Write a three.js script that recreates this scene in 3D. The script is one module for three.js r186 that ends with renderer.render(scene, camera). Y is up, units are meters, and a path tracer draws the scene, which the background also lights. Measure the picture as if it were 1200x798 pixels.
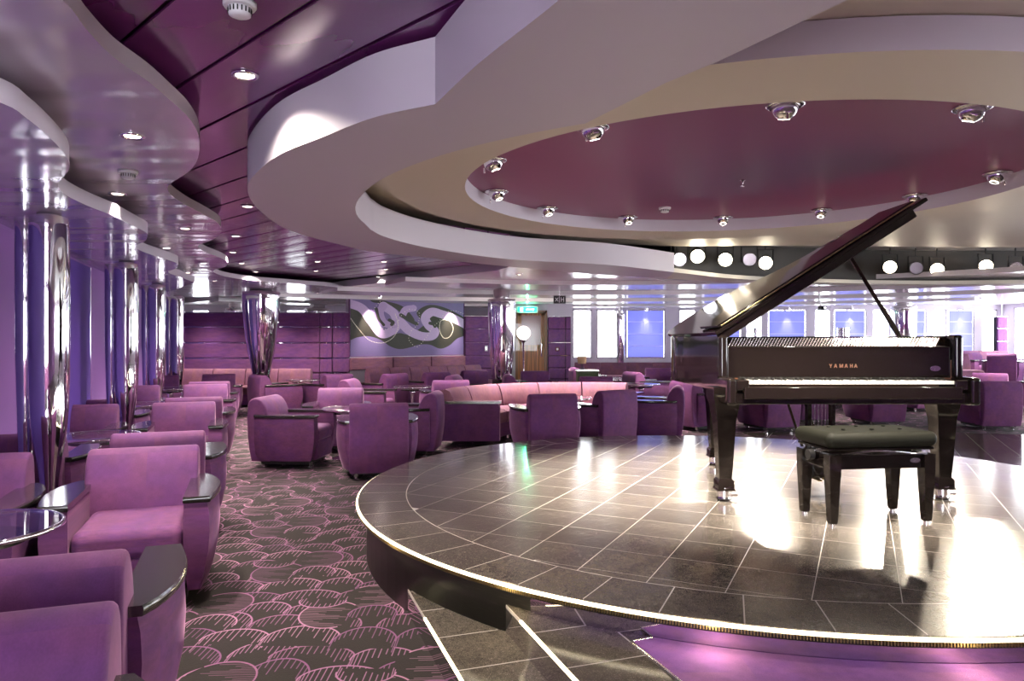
import * as THREE from 'three';
import { RoundedBoxGeometry } from 'three/addons/geometries/RoundedBoxGeometry.js';
import { mergeGeometries, toCreasedNormals } from 'three/addons/utils/BufferGeometryUtils.js';
import { RectAreaLightUniformsLib } from 'three/addons/lights/RectAreaLightUniformsLib.js';
import { TextGeometry } from 'three/addons/geometries/TextGeometry.js';
import { FontLoader } from 'three/addons/loaders/FontLoader.js';

// ---------------------------------------------------------------- camera, sky, light, exposure
const H = 1.29, F = 845, STAGE = 0.334;                       // eye height, focal length in pixels, stage height
const scene = new THREE.Scene();
const camera = new THREE.PerspectiveCamera(2 * Math.atan(399 / F) * 180 / Math.PI, 1200 / 798, 0.05, 200);
camera.position.set(0, H, 0); camera.lookAt(0, H, -10);
scene.background = new THREE.Color(0.92, 0.95, 1.0); scene.backgroundIntensity = 10;
const renderer = new THREE.WebGLRenderer({ antialias: true });
renderer.toneMapping = THREE.LinearToneMapping; renderer.toneMappingExposure = 1.0;
renderer.shadowMap.enabled = true;
RectAreaLightUniformsLib.init();
const DOWN = 19, DOWN_FAR = 62, STAGE_SPOT = 190, STAGE_SPOT_SIDE = 4600, DOME_SPOT = 30, DAY = 9.0;   // lamp strengths (candela) and daylight at the panes
const WARM = new THREE.Color(1, 0.86, 0.66), HALOGEN = new THREE.Color(1, 0.9, 0.76), DAYC = new THREE.Color(0.9, 0.93, 1);

// ---------------------------------------------------------------- helpers
let seed = 7; const rnd = () => { seed = (seed * 16807) % 2147483647; return seed / 2147483647; };
const V3 = (X, y, Z) => new THREE.Vector3(X, y, -Z);          // plan coordinates: X to the right, Z into the room
const U = (px, py, rel) => { const Z = rel * F / (399 - py); return [(px - 600) / F * Z, Z]; };   // picture point on the level `rel` above the eye -> plan
const used = {};
const numbered = n => { const k = used[n] = (used[n] ?? -1) + 1; return k ? n + '_' + String(k).padStart(3, '0') : n; };
function tag(o, label, category, group, kind) { o.userData.label = label; o.userData.category = category; if (group) o.userData.group = group; if (kind) o.userData.kind = kind; return o; }
function mesh(name, geo, mat, parent) { const m = new THREE.Mesh(geo, mat); m.name = name; m.castShadow = m.receiveShadow = true; if (parent) parent.add(m); return m; }
function thing(name, label, category, X = 0, y = 0, Z = 0, turn = 0, group) { const g = new THREE.Group(); g.name = numbered(name); g.position.copy(V3(X, y, Z)); g.rotation.y = turn; scene.add(g); return tag(g, label, category, group); }
function solo(name, geo, mat, label, category, group, kind) { const m = mesh(numbered(name), geo, mat, scene); return tag(m, label, category, group, kind); }
const struct = (name, geo, mat, label, category) => solo(name, geo, mat, label, category, null, 'structure');
function structGroup(name, label, category) { const g = new THREE.Group(); g.name = numbered(name); scene.add(g); return tag(g, label, category, null, 'structure'); }
function copyOf(src, X, y, Z, turn, label, group) { const c = src.clone(); c.name = numbered(src.name.replace(/_\d{3}$/, '')); c.userData = { ...src.userData }; c.position.copy(V3(X, y, Z)); c.rotation.y = turn; if (label) c.userData.label = label; if (group) c.userData.group = group; scene.add(c); return c; }
const facing = (dx, dz) => Math.atan2(dx, -dz);               // turn so that local +z looks along plan (dx, dz)
const merge = gs => mergeGeometries(gs.map(g => { const n = g.index ? g.toNonIndexed() : g; for (const k of Object.keys(n.attributes)) if (!['position', 'normal', 'uv'].includes(k)) n.deleteAttribute(k); return n; }));
const box = (w, h, d, x = 0, y = 0, z = 0) => new THREE.BoxGeometry(w, h, d).translate(x, y, z);
const rbox = (w, h, d, r, x = 0, y = 0, z = 0, s = 3) => new RoundedBoxGeometry(w, h, d, s, r).translate(x, y, z);
const cyl = (r0, r1, h, x = 0, y = 0, z = 0, s = 24) => new THREE.CylinderGeometry(r1, r0, h, s).translate(x, y, z);
const lathe = (pts, s = 32) => new THREE.LatheGeometry(pts.map(p => new THREE.Vector2(p[0], p[1])), s);
const shapeOf = pts => { const s = new THREE.Shape(); pts.forEach((p, i) => i ? s.lineTo(p[0], p[1]) : s.moveTo(p[0], p[1])); return s; };
function slab(pts, y0, y1, holes = []) { const s = shapeOf(pts); holes.forEach(h => s.holes.push(new THREE.Path(h.map(p => new THREE.Vector2(p[0], p[1]))))); return toCreasedNormals(new THREE.ExtrudeGeometry(s, { depth: y1 - y0, bevelEnabled: false, steps: 1 }).rotateX(-Math.PI / 2).translate(0, y0, 0), 0.6); }
function spline(pts, n = 8) { const c = new THREE.CatmullRomCurve3(pts.map(p => new THREE.Vector3(p[0], 0, p[1])), false, 'centripetal'); return c.getPoints((pts.length - 1) * n).map(p => [p.x, p.z]); }
const circle = (cx, cz, r, n = 96) => Array.from({ length: n }, (_, i) => [cx + r * Math.cos(i / n * 2 * Math.PI), cz + r * Math.sin(i / n * 2 * Math.PI)]);
const arcPts = (cx, cz, r, a0, a1, n) => Array.from({ length: n + 1 }, (_, i) => { const a = a0 + (a1 - a0) * i / n; return [cx + r * Math.cos(a), cz + r * Math.sin(a)]; });
function loft(rings, caps = true) {                           // closed rings of [x, y, z], joined one to the next
  const n = rings[0].length, P = [], uv = [], idx = [];
  rings.forEach((r, j) => { for (let i = 0; i <= n; i++) { P.push(...r[i % n]); uv.push(i / n, j / (rings.length - 1)); } });
  for (let j = 0; j + 1 < rings.length; j++) for (let i = 0; i < n; i++) { const a = j * (n + 1) + i, b = a + n + 1; idx.push(a, a + 1, b, b, a + 1, b + 1); }
  if (caps) for (const [r, flip] of [[rings[0], true], [rings.at(-1), false]]) {
    const c = P.length / 3, m = [0, 1, 2].map(k => r.reduce((s, p) => s + p[k], 0) / n); const level = Math.max(...r.map(p => p[1])) - Math.min(...r.map(p => p[1])) < 1e-4, cuv = p => level ? [p[0], p[2]] : [p[0] + p[2], p[1]]; P.push(...m); uv.push(...cuv(m));
    for (const p of r) { P.push(...p); uv.push(...cuv(p)); }
    for (let i = 0; i < n; i++) { const a = c + 1 + i, b = c + 1 + (i + 1) % n; idx.push(...(flip ? [c, b, a] : [c, a, b])); }
  }
  const g = new THREE.BufferGeometry(); g.setAttribute('position', new THREE.Float32BufferAttribute(P, 3)); g.setAttribute('uv', new THREE.Float32BufferAttribute(uv, 2)); g.setIndex(idx);
  return toCreasedNormals(g, 0.7);
}
function ribbon(pts, y0, y1, mat) {                            // upright sheet along a plan line, 12 mm thick
  const a = pts.map((p, i) => { const q = pts[Math.min(i + 1, pts.length - 1)], o = pts[Math.max(i - 1, 0)], dx = q[0] - o[0], dz = q[1] - o[1], l = Math.hypot(dx, dz); return [p[0] - dz / l * .012, p[1] + dx / l * .012]; });
  return slab([...pts, ...a.reverse()], y0, y1);
}
function inside(poly, x, z) { let c = false; for (let i = 0, j = poly.length - 1; i < poly.length; j = i++) { const [a, b] = poly[i], [d, e] = poly[j]; if ((b > z) !== (e > z) && x < (d - a) * (z - b) / (e - b) + a) c = !c; } return c; }
function clip(poly, pts) {                                     // convex polygon cut by a convex, counter-clockwise outline
  for (let i = 0; i < pts.length && poly.length; i++) {
    const a = pts[i], b = pts[(i + 1) % pts.length], side = p => (b[0] - a[0]) * (p[1] - a[1]) - (b[1] - a[1]) * (p[0] - a[0]), out = [];
    for (let k = 0; k < poly.length; k++) { const p = poly[k], q = poly[(k + 1) % poly.length], s = side(p), t = side(q); if (s >= 0) out.push(p); if (s * t < 0) { const f = s / (s - t); out.push([p[0] + (q[0] - p[0]) * f, p[1] + (q[1] - p[1]) * f]); } }
    poly = out;
  }
  return poly;
}
function spot(parent, pos, aim, color, cd, angle, size = 1, pen = 0.6) {
  const l = new THREE.SpotLight(color, cd, 0, angle, pen, 2); l.position.copy(pos); l.target.position.copy(aim); l.castShadow = true; l.shadow.radius = size; l.shadow.mapSize.set(512, 512); l.shadow.bias = -0.0005; l.name = 'lamp_beam'; l.target.name = 'beam_aim'; parent.add(l, l.target); return l;
}

// ---------------------------------------------------------------- textures
function canvasTex(w, h, draw, srgb = true) { const c = document.createElement('canvas'); c.width = w; c.height = h; draw(c.getContext('2d'), w, h); const t = new THREE.CanvasTexture(c); t.wrapS = t.wrapT = THREE.RepeatWrapping; if (srgb) t.colorSpace = THREE.SRGBColorSpace; t.magFilter = THREE.LinearFilter; return t; }
function noiseTex(n, fn, srgb) { const d = new Uint8Array(n * n * 4); for (let y = 0; y < n; y++) for (let x = 0; x < n; x++) { const v = fn(x, y), k = (y * n + x) * 4; for (let c = 0; c < 3; c++) d[k + c] = Array.isArray(v) ? v[c] : v; d[k + 3] = 255; } const t = new THREE.DataTexture(d, n, n); t.wrapS = t.wrapT = THREE.RepeatWrapping; t.magFilter = THREE.LinearFilter; t.minFilter = THREE.LinearMipmapLinearFilter; t.generateMipmaps = true; if (srgb) t.colorSpace = THREE.SRGBColorSpace; t.needsUpdate = true; return t; }
function lattice(n) { const a = new Float32Array(n * n); for (let i = 0; i < a.length; i++) a[i] = rnd(); return (x, y) => { x = ((x % n) + n) % n; y = ((y % n) + n) % n; const i = Math.floor(x), j = Math.floor(y), s = (t => t * t * (3 - 2 * t)), u = s(x - i), v = s(y - j), g = (p, q) => a[((q % n) * n) + p % n]; return (g(i, j) * (1 - u) + g(i + 1, j) * u) * (1 - v) + (g(i, j + 1) * (1 - u) + g(i + 1, j + 1) * u) * v; }; }
const l8 = lattice(8), l16 = lattice(16), l32 = lattice(32), l64 = lattice(64);
const napTex = noiseTex(256, (x, y) => { const v = .45 * l8(x / 32, y / 32) + .3 * l32(x / 8, y / 8) + .25 * rnd(), p = Math.min(1, Math.max(0, (.65 * l8(x / 64 + 3, y / 64) + .35 * l16(x / 20, y / 20) - .3) * 2.2)); const k = 185 + 60 * v; return [k * (.92 + .08 * p), k * (.9 + .1 * p), k * (1.02 - .06 * p)]; }, true); napTex.repeat.set(1.3, 1.3);
const weaveTex = noiseTex(256, () => 90 + 120 * rnd(), false); weaveTex.repeat.set(6, 6);
const graniteTex = noiseTex(512, (x, y) => { const s = rnd(), v = .62 + .07 * l16(x / 32, y / 32) + .12 * l64(x / 8, y / 8) + .12 * (rnd() - .5) + (s > .95 ? .5 : s < .1 ? -.22 : 0); const k = Math.max(0, Math.min(255, 150 * v)); return [k, k * .965, k * .93]; }, true);
const rippleTex = noiseTex(256, (x, y) => 255 * (.6 * l8(x / 64, y / 32) + .4 * l16(x / 32, y / 16)), false);
const rippleBig = rippleTex.clone(); rippleBig.repeat.set(.28, .28); rippleBig.needsUpdate = true;
const rippleBand = noiseTex(256, (x, y) => 255 * (.55 * l16(x / 96 * 1.5, y / 16) + .3 * l32(x / 64, y / 8) + .15 * l8(x / 32, y / 32)), false); rippleBand.repeat.set(.25, .25);
const woodTex = noiseTex(256, (x, y) => { const g = .5 + .5 * Math.sin(40 * (x / 256 + .12 * l8(x / 32, y / 128)) + 6 * l16(x / 16, y / 200)), v = .6 + .3 * g + .1 * rnd(); return [172 * v, 100 * v, 54 * v]; }, true);
const brushTex = noiseTex(256, (x, y) => 120 + 80 * l64(x / 4, y / 128) + 30 * rnd(), false);
// woven carpet: dark brown ground, pink scallops with hanging threads, and hatched swirls
const carpetTex = canvasTex(1536, 1536, (g, w) => {
  g.fillStyle = '#211a19'; g.fillRect(0, 0, w, w);
  const pinks = ['#9c6a8e', '#8b5a7e', '#a97896', '#7d4d76'];
  const put = (x, y, fn) => { for (const ox of [-w, 0, w]) for (const oy of [-w, 0, w]) { if (x + ox < -420 || x + ox > w + 420 || y + oy < -420 || y + oy > w + 420) continue; g.save(); g.translate(x + ox, y + oy); fn(); g.restore(); } };
  function fan(x, y, rx, ry, flip, hue, seed0) {
    const jit = Array.from({ length: 40 }, (_, i) => { const s = Math.sin(seed0 * 12.9 + i * 78.2) * 43758.5; return s - Math.floor(s); });
    put(x, y, () => { g.scale(1, flip ? -1 : 1);
      g.fillStyle = '#211a19'; g.beginPath(); g.ellipse(0, 0, rx, ry, 0, Math.PI, 2 * Math.PI); g.lineTo(rx, ry * .35); g.lineTo(-rx, ry * .35); g.fill();
      g.strokeStyle = hue; g.lineCap = 'round'; g.lineWidth = 5.5; g.beginPath(); g.ellipse(0, 0, rx, ry, 0, Math.PI, 2 * Math.PI); g.stroke();
      const n = Math.round(rx / 6.2); for (let i = 1; i < n; i++) { const t = Math.PI + Math.PI * i / n, X = rx * Math.cos(t), Y = ry * Math.sin(t), L = (26 + 44 * jit[i % 40]) * Math.min(1, ry / 60); g.lineWidth = 3.4; g.globalAlpha = .9; g.beginPath(); g.moveTo(X, Y); g.lineTo(X * .985, Y + L); g.stroke(); } g.globalAlpha = 1; });
  }
  function lobe(x, y, rx, ry, dir, hue) {
    put(x, y, () => { g.fillStyle = '#211a19'; g.beginPath(); g.ellipse(0, 0, rx, ry, -.12 * dir, 0, 7); g.fill(); g.save(); g.beginPath(); g.ellipse(0, 0, rx, ry, -.12 * dir, 0, 7); g.clip();
      g.strokeStyle = hue; for (let k = -ry; k < ry; k += 8) { const L = rx * (1.1 + .5 * Math.sin(k * 1.7)); g.lineWidth = 3; g.globalAlpha = .6; g.beginPath(); g.moveTo(dir * rx, k); g.lineTo(dir * (rx - L), k + 5); g.stroke(); } g.globalAlpha = 1; g.restore();
      g.lineWidth = 5.5; g.strokeStyle = hue; g.beginPath(); g.ellipse(0, 0, rx, ry, -.12 * dir, dir > 0 ? -2.2 : .95, dir > 0 ? 2.2 : 5.35); g.stroke(); });
  }
  const rows = 18, cols = 8; let k = 0;
  for (let r = 0; r < rows; r++) for (let c = 0; c < cols; c++) { k++; const x = (c + (r % 2) * .5 + .28 * (rnd() - .5)) * w / cols, y = (r + .5 + .3 * (rnd() - .5)) * w / rows, rx = 82 + 46 * rnd(), ry = 56 + 34 * rnd(); fan(x, y, rx, ry, rnd() < .1, pinks[Math.floor(rnd() * 4)], k); }
  for (let q = 0; q < 12; q++) { const x = ((q % 3) + .2 + .25 * rnd() + (Math.floor(q / 3) % 2) * .5) * w / 3, y = (Math.floor(q / 3) + .25 + .35 * rnd()) * w / 4, h = pinks[q % 4]; lobe(x + 62, y - 62, 104, 84, 1, h); lobe(x - 52, y + 62, 104, 84, -1, h); fan(x + 95, y + 65, 84, 62, false, pinks[(q + 1) % 4], 200 + q); fan(x - 110, y - 30, 84, 48, true, pinks[(q + 2) % 4], 300 + q); }
});
const muralTex = canvasTex(1280, 680, (g, w, h) => {
  g.fillStyle = '#6d5a8c'; g.fillRect(0, 0, w, h);
  const S = (x, y) => [(x - 62) / 1015 * w, (y - 105) / 525 * h];
  const poly = (pts, fill) => { g.fillStyle = fill; g.beginPath(); const c = new THREE.CatmullRomCurve3(pts.map(p => new THREE.Vector3(...S(...p), 0)), true, 'catmullrom', .5).getPoints(160); c.forEach((p, i) => i ? g.lineTo(p.x, p.y) : g.moveTo(p.x, p.y)); g.fill(); };
  const band = (pts, width, col) => { g.strokeStyle = col; g.lineWidth = width * w / 1015; g.lineCap = 'round'; g.lineJoin = 'round'; g.setLineDash([]); const c = new THREE.CatmullRomCurve3(pts.map(p => new THREE.Vector3(...S(...p), 0))).getPoints(120); g.beginPath(); c.forEach((p, i) => i ? g.lineTo(p.x, p.y) : g.moveTo(p.x, p.y)); g.stroke(); };
  const dark = '#262018', pale = '#b59ac4';
  poly([[30, 200], [130, 230], [210, 330], [330, 460], [460, 420], [560, 430], [700, 330], [760, 250], [850, 230], [960, 260], [1100, 300], [1110, 420], [1010, 470], [930, 540], [840, 570], [740, 530], [640, 530], [560, 555], [470, 570], [390, 545], [300, 480], [200, 450], [120, 460], [30, 470]], dark);
  poly([[200, 90], [330, 120], [480, 160], [560, 230], [600, 300], [520, 270], [430, 190], [320, 150], [240, 140]], dark);
  poly([[620, 230], [670, 170], [760, 140], [880, 160], [1000, 210], [1100, 270], [1100, 330], [960, 270], [850, 250], [740, 230], [680, 290]], dark);
  band([[50, 160], [150, 200], [230, 310], [320, 430], [400, 400], [440, 350], [420, 240], [330, 170]], 78, pale);
  band([[330, 170], [300, 230], [340, 330], [420, 340], [470, 300], [520, 200], [590, 180]], 64, '#a88cba');
  band([[480, 320], [560, 400], [680, 450], [770, 440], [790, 400], [730, 340], [700, 270], [760, 210], [860, 230], [960, 260], [1120, 340]], 84, pale);
  band([[480, 250], [560, 300], [620, 330]], 34, dark); band([[270, 200], [290, 290], [330, 345]], 26, dark); band([[380, 300], [410, 320], [400, 340]], 30, dark); band([[745, 320], [780, 330], [790, 350]], 32, dark);
  for (let i = 0; i < 900; i++) { const x = rnd() * w, y = rnd() * h; g.fillStyle = rnd() > .7 ? '#8d7f58' : '#54452f'; g.globalAlpha = .55; g.fillRect(x, y, 3, 3); } g.globalAlpha = 1;
  const bead = pts => { const c = new THREE.CatmullRomCurve3(pts.map(p => new THREE.Vector3(...S(...p), 0))).getSpacedPoints(70); c.forEach((p, i) => { g.fillStyle = i % 2 ? '#f3ead8' : '#d2c3b4'; g.beginPath(); g.arc(p.x, p.y, 4.4, 0, 7); g.fill(); }); };
  bead([[62, 290], [130, 390], [220, 490], [330, 510], [420, 450], [455, 350], [430, 240]]); bead([[300, 130], [250, 210], [260, 320], [340, 385], [430, 340], [500, 230], [560, 190], [640, 220], [630, 330], [570, 400], [550, 480], [620, 550], [700, 470], [770, 360], [830, 300], [900, 210], [990, 190], [1070, 215]]); bead([[860, 280], [930, 290], [970, 370], [930, 455], [880, 465], [840, 400], [845, 300], [880, 280]]);
});

// ---------------------------------------------------------------- materials
const std = (c, rough, metal = 0, extra = {}) => new THREE.MeshPhysicalMaterial({ color: c, roughness: rough, metalness: metal, ...extra });
const rgb = (r, g, b) => new THREE.Color().setRGB(r, g, b);
const M = {
  velvet: std(rgb(.20, .05, .18), .82, 0, { map: napTex, sheen: 1, sheenColor: rgb(.62, .33, .50), sheenRoughness: .38 }),
  velvetRose: std(rgb(.31, .115, .18), .82, 0, { map: napTex, sheen: 1, sheenColor: rgb(.8, .45, .55), sheenRoughness: .42 }),
  panelVelvet: std(rgb(.23, .065, .24), .75, 0, { map: napTex, sheen: .8, sheenColor: rgb(.6, .35, .55), sheenRoughness: .45 }),
  blackLacquer: std(rgb(.018, .016, .012), .18, 0, { clearcoat: 1, clearcoatRoughness: .12 }),
  piano: std(rgb(.010, .007, .006), .06),
  chrome: std(rgb(.86, .84, .86), .045, 1), chromeSoft: std(rgb(.8, .78, .8), .2, 1), bronze: std(rgb(.28, .2, .09), .4, .9), copper: std(rgb(.6, .3, .2), .35, .8), brass: std(rgb(.75, .55, .28), .28, 1),
  black: std(rgb(.012, .011, .011), .6), blackPaint: std(rgb(.05, .044, .038), .7), darkMetal: std(rgb(.05, .045, .045), .4, .6),
  carpet: std(0xffffff, .95, 0, { map: carpetTex, bumpMap: weaveTex, bumpScale: .002 }),
  grout: std(rgb(.42, .38, .36), .7),
  tiles: [.85, .95, 1.05].map(k => std(rgb(.70 * k, .64 * k, .59 * k), .13, 0, { map: graniteTex, specularIntensity: 1 })),
  drum: std(rgb(.06, .055, .05), .35, 0, { map: graniteTex }),
  mirror: std(rgb(.62, .6, .64), .04, 1),
  purpleCarpet: std(rgb(.40, .15, .50), .95, 0, { map: napTex, bumpMap: weaveTex, bumpScale: .002 }),
  plank: std(rgb(.16, .025, .15), .2, 0, { clearcoat: .8, clearcoatRoughness: .18, bumpMap: rippleBig, bumpScale: .008 }),
  sheet: std(rgb(.68, .61, .72), .2, .3, { bumpMap: rippleBand, bumpScale: .045, clearcoat: .6, clearcoatRoughness: .12 }),
  fascia: std(rgb(.52, .465, .53), .5), cream: std(rgb(.60, .53, .43), .5),
  magenta: std(rgb(.22, .05, .135), .36), white: std(rgb(.78, .73, .75), .25, .1, { bumpMap: rippleBand, bumpScale: .008, clearcoat: .5, clearcoatRoughness: .12 }), deckHead: std(rgb(.5, .47, .46), .8),
  wallViolet: std(rgb(.10, .04, .31), .6), wallMauve: std(rgb(.24, .10, .36), .55), wallLilac: std(rgb(.55, .5, .6), .6), wallWarm: std(rgb(.62, .55, .5), .6),
  wood: std(0xffffff, .4, 0, { map: woodTex, clearcoat: .5 }), woodDark: std(rgb(.16, .06, .03), .35, 0, { clearcoat: .5 }),
  glass: std(0xffffff, .02, 0, { transmission: 1, thickness: 0, ior: 1.5 }), tableGlass: std(rgb(.75, .78, .8), .03, 0, { transmission: 1, thickness: 0, ior: 1.5 }),
  blind: std(rgb(.36, .38, .72), .9, 0, { transmission: .5, thickness: 0, side: THREE.DoubleSide }),
  blindWhite: std(rgb(.95, .93, .86), .9, 0, { transmission: .75, thickness: 0, side: THREE.DoubleSide }),
  whitePlastic: std(rgb(.8, .78, .8), .4), ivory: std(rgb(.86, .84, .76), .2), leather: std(rgb(.012, .012, .008), .62, 0, { specularIntensity: .3 }), red: std(rgb(.12, .012, .015), .7),
  mural: std(0xffffff, .6, 0, { map: muralTex }), basket: std(rgb(.35, .22, .13), .8), greenDark: std(rgb(.05, .07, .03), .7),
  bulb: new THREE.MeshStandardMaterial({ color: 0xffffff, emissive: HALOGEN, emissiveIntensity: 9 }),
  stageBulb: new THREE.MeshStandardMaterial({ color: 0xffffff, emissive: new THREE.Color(1, .88, .66), emissiveIntensity: 45 }),
  led: new THREE.MeshStandardMaterial({ color: 0xffffff, emissive: new THREE.Color(1, .84, .5), emissiveIntensity: 3.2 }),
  globe: new THREE.MeshStandardMaterial({ color: 0xffffff, emissive: new THREE.Color(1, .93, .82), emissiveIntensity: 3 }),
  exitGreen: new THREE.MeshStandardMaterial({ color: 0x0a8048, emissive: new THREE.Color(.05, .75, .36), emissiveIntensity: 1.6 }),
  signWhite: new THREE.MeshStandardMaterial({ color: 0xffffff, emissive: new THREE.Color(.8, 1, .9), emissiveIntensity: 1.2 }),
};
const font = await new FontLoader().loadAsync('fonts/droid/droid_sans_bold.typeface.json');

// ================================================================ THE ROOM
const CX = 1.5, CZ = 4.8;                                      // the stage's centre
const DIR = [-.343, .939], WN = [-.939, -.343];                // along the window row, and towards its wall
const wallAt = (t, off = 0) => [-3.12 + DIR[0] * t + WN[0] * off, 4.24 + DIR[1] * t + WN[1] * off];
{
  const fl = struct('floor', slab([[-9.5, -4.2], [13.2, -4.2], [13.2, 20.2], [-9.5, 20.2]], -.12, 0), M.carpet, 'dark brown lounge carpet with pink scalloped swirl pattern', 'floor');
  const uv = fl.geometry.attributes.uv; for (let i = 0; i < uv.count; i++) uv.setXY(i, uv.getX(i) / 2.1, uv.getY(i) / 3.0);
}
struct('ceiling', slab([[-9.5, -4.2], [13.2, -4.2], [13.2, 20.2], [-9.5, 20.2]], H + 1.3, H + 1.42), M.deckHead, 'grey deck head above the hung ceilings', 'ceiling');

// ring canopy over the stage: crescent soffit whose opening shows the dome
const R1 = { outer: [[1.0, -.4], [.55, .8], U(655, 0, .8), U(560, 75, .8), U(510, 122, .8)], lobe: [[440, 137], [380, 160], [330, 180], [300, 203], [290, 220], [300, 242], [340, 270], [400, 287], [437, 295], [500, 302]].map(p => U(p[0], p[1], .8)) };
const ringFar = [[0, 7.85], [1.06, 8.75], [2.0, 9.35], [3.05, 9.9], [4.8, 10.45], [7.3, 10.55], [13, 10.5]];
const ringOuter = [...spline(R1.outer, 6), ...spline([U(510, 122, .8), ...R1.lobe, ...ringFar], 6).slice(1)];
const innerFar = spline([[1.9, 8.45], U(708, 310, .8), U(600, 304, .8), U(500, 290, .8), U(450, 277, .8), [-1.02, 5.2]], 6), nearStrip = [[.477, 2.24], [.59, 2.07], [.79, 1.69], [1.3, .7], [1.75, -.4]];
const ringInner = [...innerFar, ...arcPts(CX, CZ, 2.47, Math.PI - .05, Math.PI + 1.05, 22).map((p, i) => { const k = Math.max(0, 1 - i / 8) * .04; return [p[0] - k, p[1]]; }), ...nearStrip];
const cutAt = ringOuter.findIndex(p => p[0] > 2.02 && p[1] > 9), outerMain = ringOuter.slice(0, cutAt), outerLip = ringOuter.slice(cutAt - 1);
const canopy = struct('ceiling_canopy', slab([...outerMain, ...ringInner], H + .8, H + 1.028), M.fascia, 'pale lilac crescent canopy hung over the stage', 'ceiling');
const lip = spline([[1.9, 8.45], U(867, 327, .8), U(1000, 332, .8), U(1100, 333, .8), [7.2, 10.1], [13, 10.1]], 6);
struct('ceiling_lip', slab([...lip, ...outerLip.slice().reverse()], H + .8, H + .85), M.cream, 'low cream lip in front of the stage lighting trough', 'ceiling');
// sheets whose edge strip is painted apart from their face
function twoTone(m, flat, edge) { const g = m.geometry, n = g.attributes.normal, a = [], b = []; for (let i = 0; i < n.count; i += 3) (Math.abs(n.getY(i)) > .7 ? a : b).push(i, i + 1, i + 2); g.setIndex([...a, ...b]); g.clearGroups(); g.addGroup(0, a.length, 0); g.addGroup(a.length, b.length, 1); m.material = [flat, edge]; }

// upper tan ceiling with the ring below the dome, and the magenta dome disc
const tanEdge = spline([[.6, 8.1], [1.06, 8.3], [1.94, 8.6], [3.0, 8.55], [4.1, 8.6], [6.2, 8.7], [13, 8.7]], 6);
struct('ceiling_upper', slab([[-1.2, -4.1], [13, -4.1], ...tanEdge.slice().reverse(), [-.6, 7.2], [-1.3, 5.6], [-1.3, 3.6]], H + 1.125, H + 1.2), M.cream, 'tan upper ceiling around the dome', 'ceiling');
const domeRing = struct('ceiling_ring', slab(circle(CX, CZ, 2.32), H + 1.0, H + 1.12, [circle(CX, CZ, 1.81).reverse()]), M.cream, 'cream ring hung around the magenta dome', 'ceiling');
twoTone(domeRing, M.cream, M.fascia);
struct('ceiling_dome', slab(circle(CX, CZ, 1.95), H + 1.105, H + 1.12), M.magenta, 'round magenta ceiling disc above the piano', 'ceiling');
// lighting trough behind the canopy lip
{
  const back = spline([[1.99, 8.8], [2.15, 9.1], [3.05, 9.68], [4.8, 10.3], [7.3, 10.42], [13, 10.4]], 6);
  struct('trim_1', ribbon(back, H + .83, H + 1.3), M.blackPaint, 'matt black painted back board of the stage lighting trough', 'trim');
}
// purple plank ceiling
{
  const g = structGroup('ceiling_planks', 'dark purple glossy plank ceiling with black joints', 'ceiling'), d = [-.713, .701], n = [.701, .713];
  const hull = [...ringOuter.slice(0, 110), [13, 10.5], [13, -4], [1, -4]];
  for (let k = 0; k < 32; k++) {
    const o = -3.2 + k * .3115; let s0 = null; const runs = [];
    for (let s = -9; s <= 21; s += .05) {
      const X = n[0] * o + d[0] * s, Z = n[1] * o + d[1] * s, t = (X + 3.12) * WN[0] + (Z - 4.24) * WN[1], ok = Z > -4.1 && Z < 19 && X > -9 && t < .3 && !inside(hull, X, Z);
      if (ok && s0 === null) s0 = s; if (!ok && s0 !== null) { runs.push([s0, s]); s0 = null; }
    }
    for (const [a, b] of runs) { if (b - a < .15) continue; const L = b - a + .7, s = (a + b) / 2, m = mesh('plank', box(L, .03, .292), M.plank, g); m.position.copy(V3(n[0] * (o + .155) + d[0] * s, H + 1.065, n[1] * (o + .155) + d[1] * s)); m.rotation.y = Math.atan2(d[1], d[0]); }
  }
}
// scalloped lilac metal sheets over the window row, one lower than the other
const wave1 = [[73, 0], [100, 33], [133, 67], [173, 95], [200, 118], [220, 137], [232, 157], [234, 173], [230, 190], [220, 202], [203, 213], [196, 220], [200, 228], [217, 240], [240, 252], [255, 261], [259, 268], [255, 277], [242, 284], [232, 288], [240, 295], [258, 302], [266, 307], [265, 312], [250, 317], [257, 322], [275, 326], [300, 329], [340, 332], [385, 335.5], [405, 339]].map(p => U(p[0], p[1], .92));
const wave2 = [[0, 120], [33, 140], [60, 163], [77, 182], [81, 192], [80, 200], [72, 210], [68, 217], [75, 227], [100, 240], [133, 253], [157, 265], [172, 273], [173, 277], [170, 282], [161, 287], [159, 290], [170, 296], [195, 304], [208, 309], [207, 314], [197, 319], [212, 325], [228, 331]].map(p => U(p[0], p[1], .77));
{
  const s1 = struct('ceiling_sheet', slab([...spline([[-1.2, -3], [-1.3, .8], ...wave1], 4), [-3.6, 14.4], [-7.9, 15.5], wallAt(9, .25), wallAt(-2.5, .25), [-2.55, -3]], H + .92, H + .985), M.sheet, 'scalloped glossy lilac ceiling sheet beside the purple planks', 'ceiling');
  const s2 = struct('ceiling_sheet', slab([...spline([[-2.1, .5], [-2.05, 1.6], ...wave2], 4), [-6.9, 13.6], wallAt(9, .25), wallAt(-2.5, .25), [-2.55, .5]], H + .77, H + .85), M.sheet, 'lower scalloped lilac ceiling sheet along the chrome columns', 'ceiling');
  twoTone(s1, M.sheet, M.fascia); twoTone(s2, M.sheet, M.fascia);
}
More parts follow.
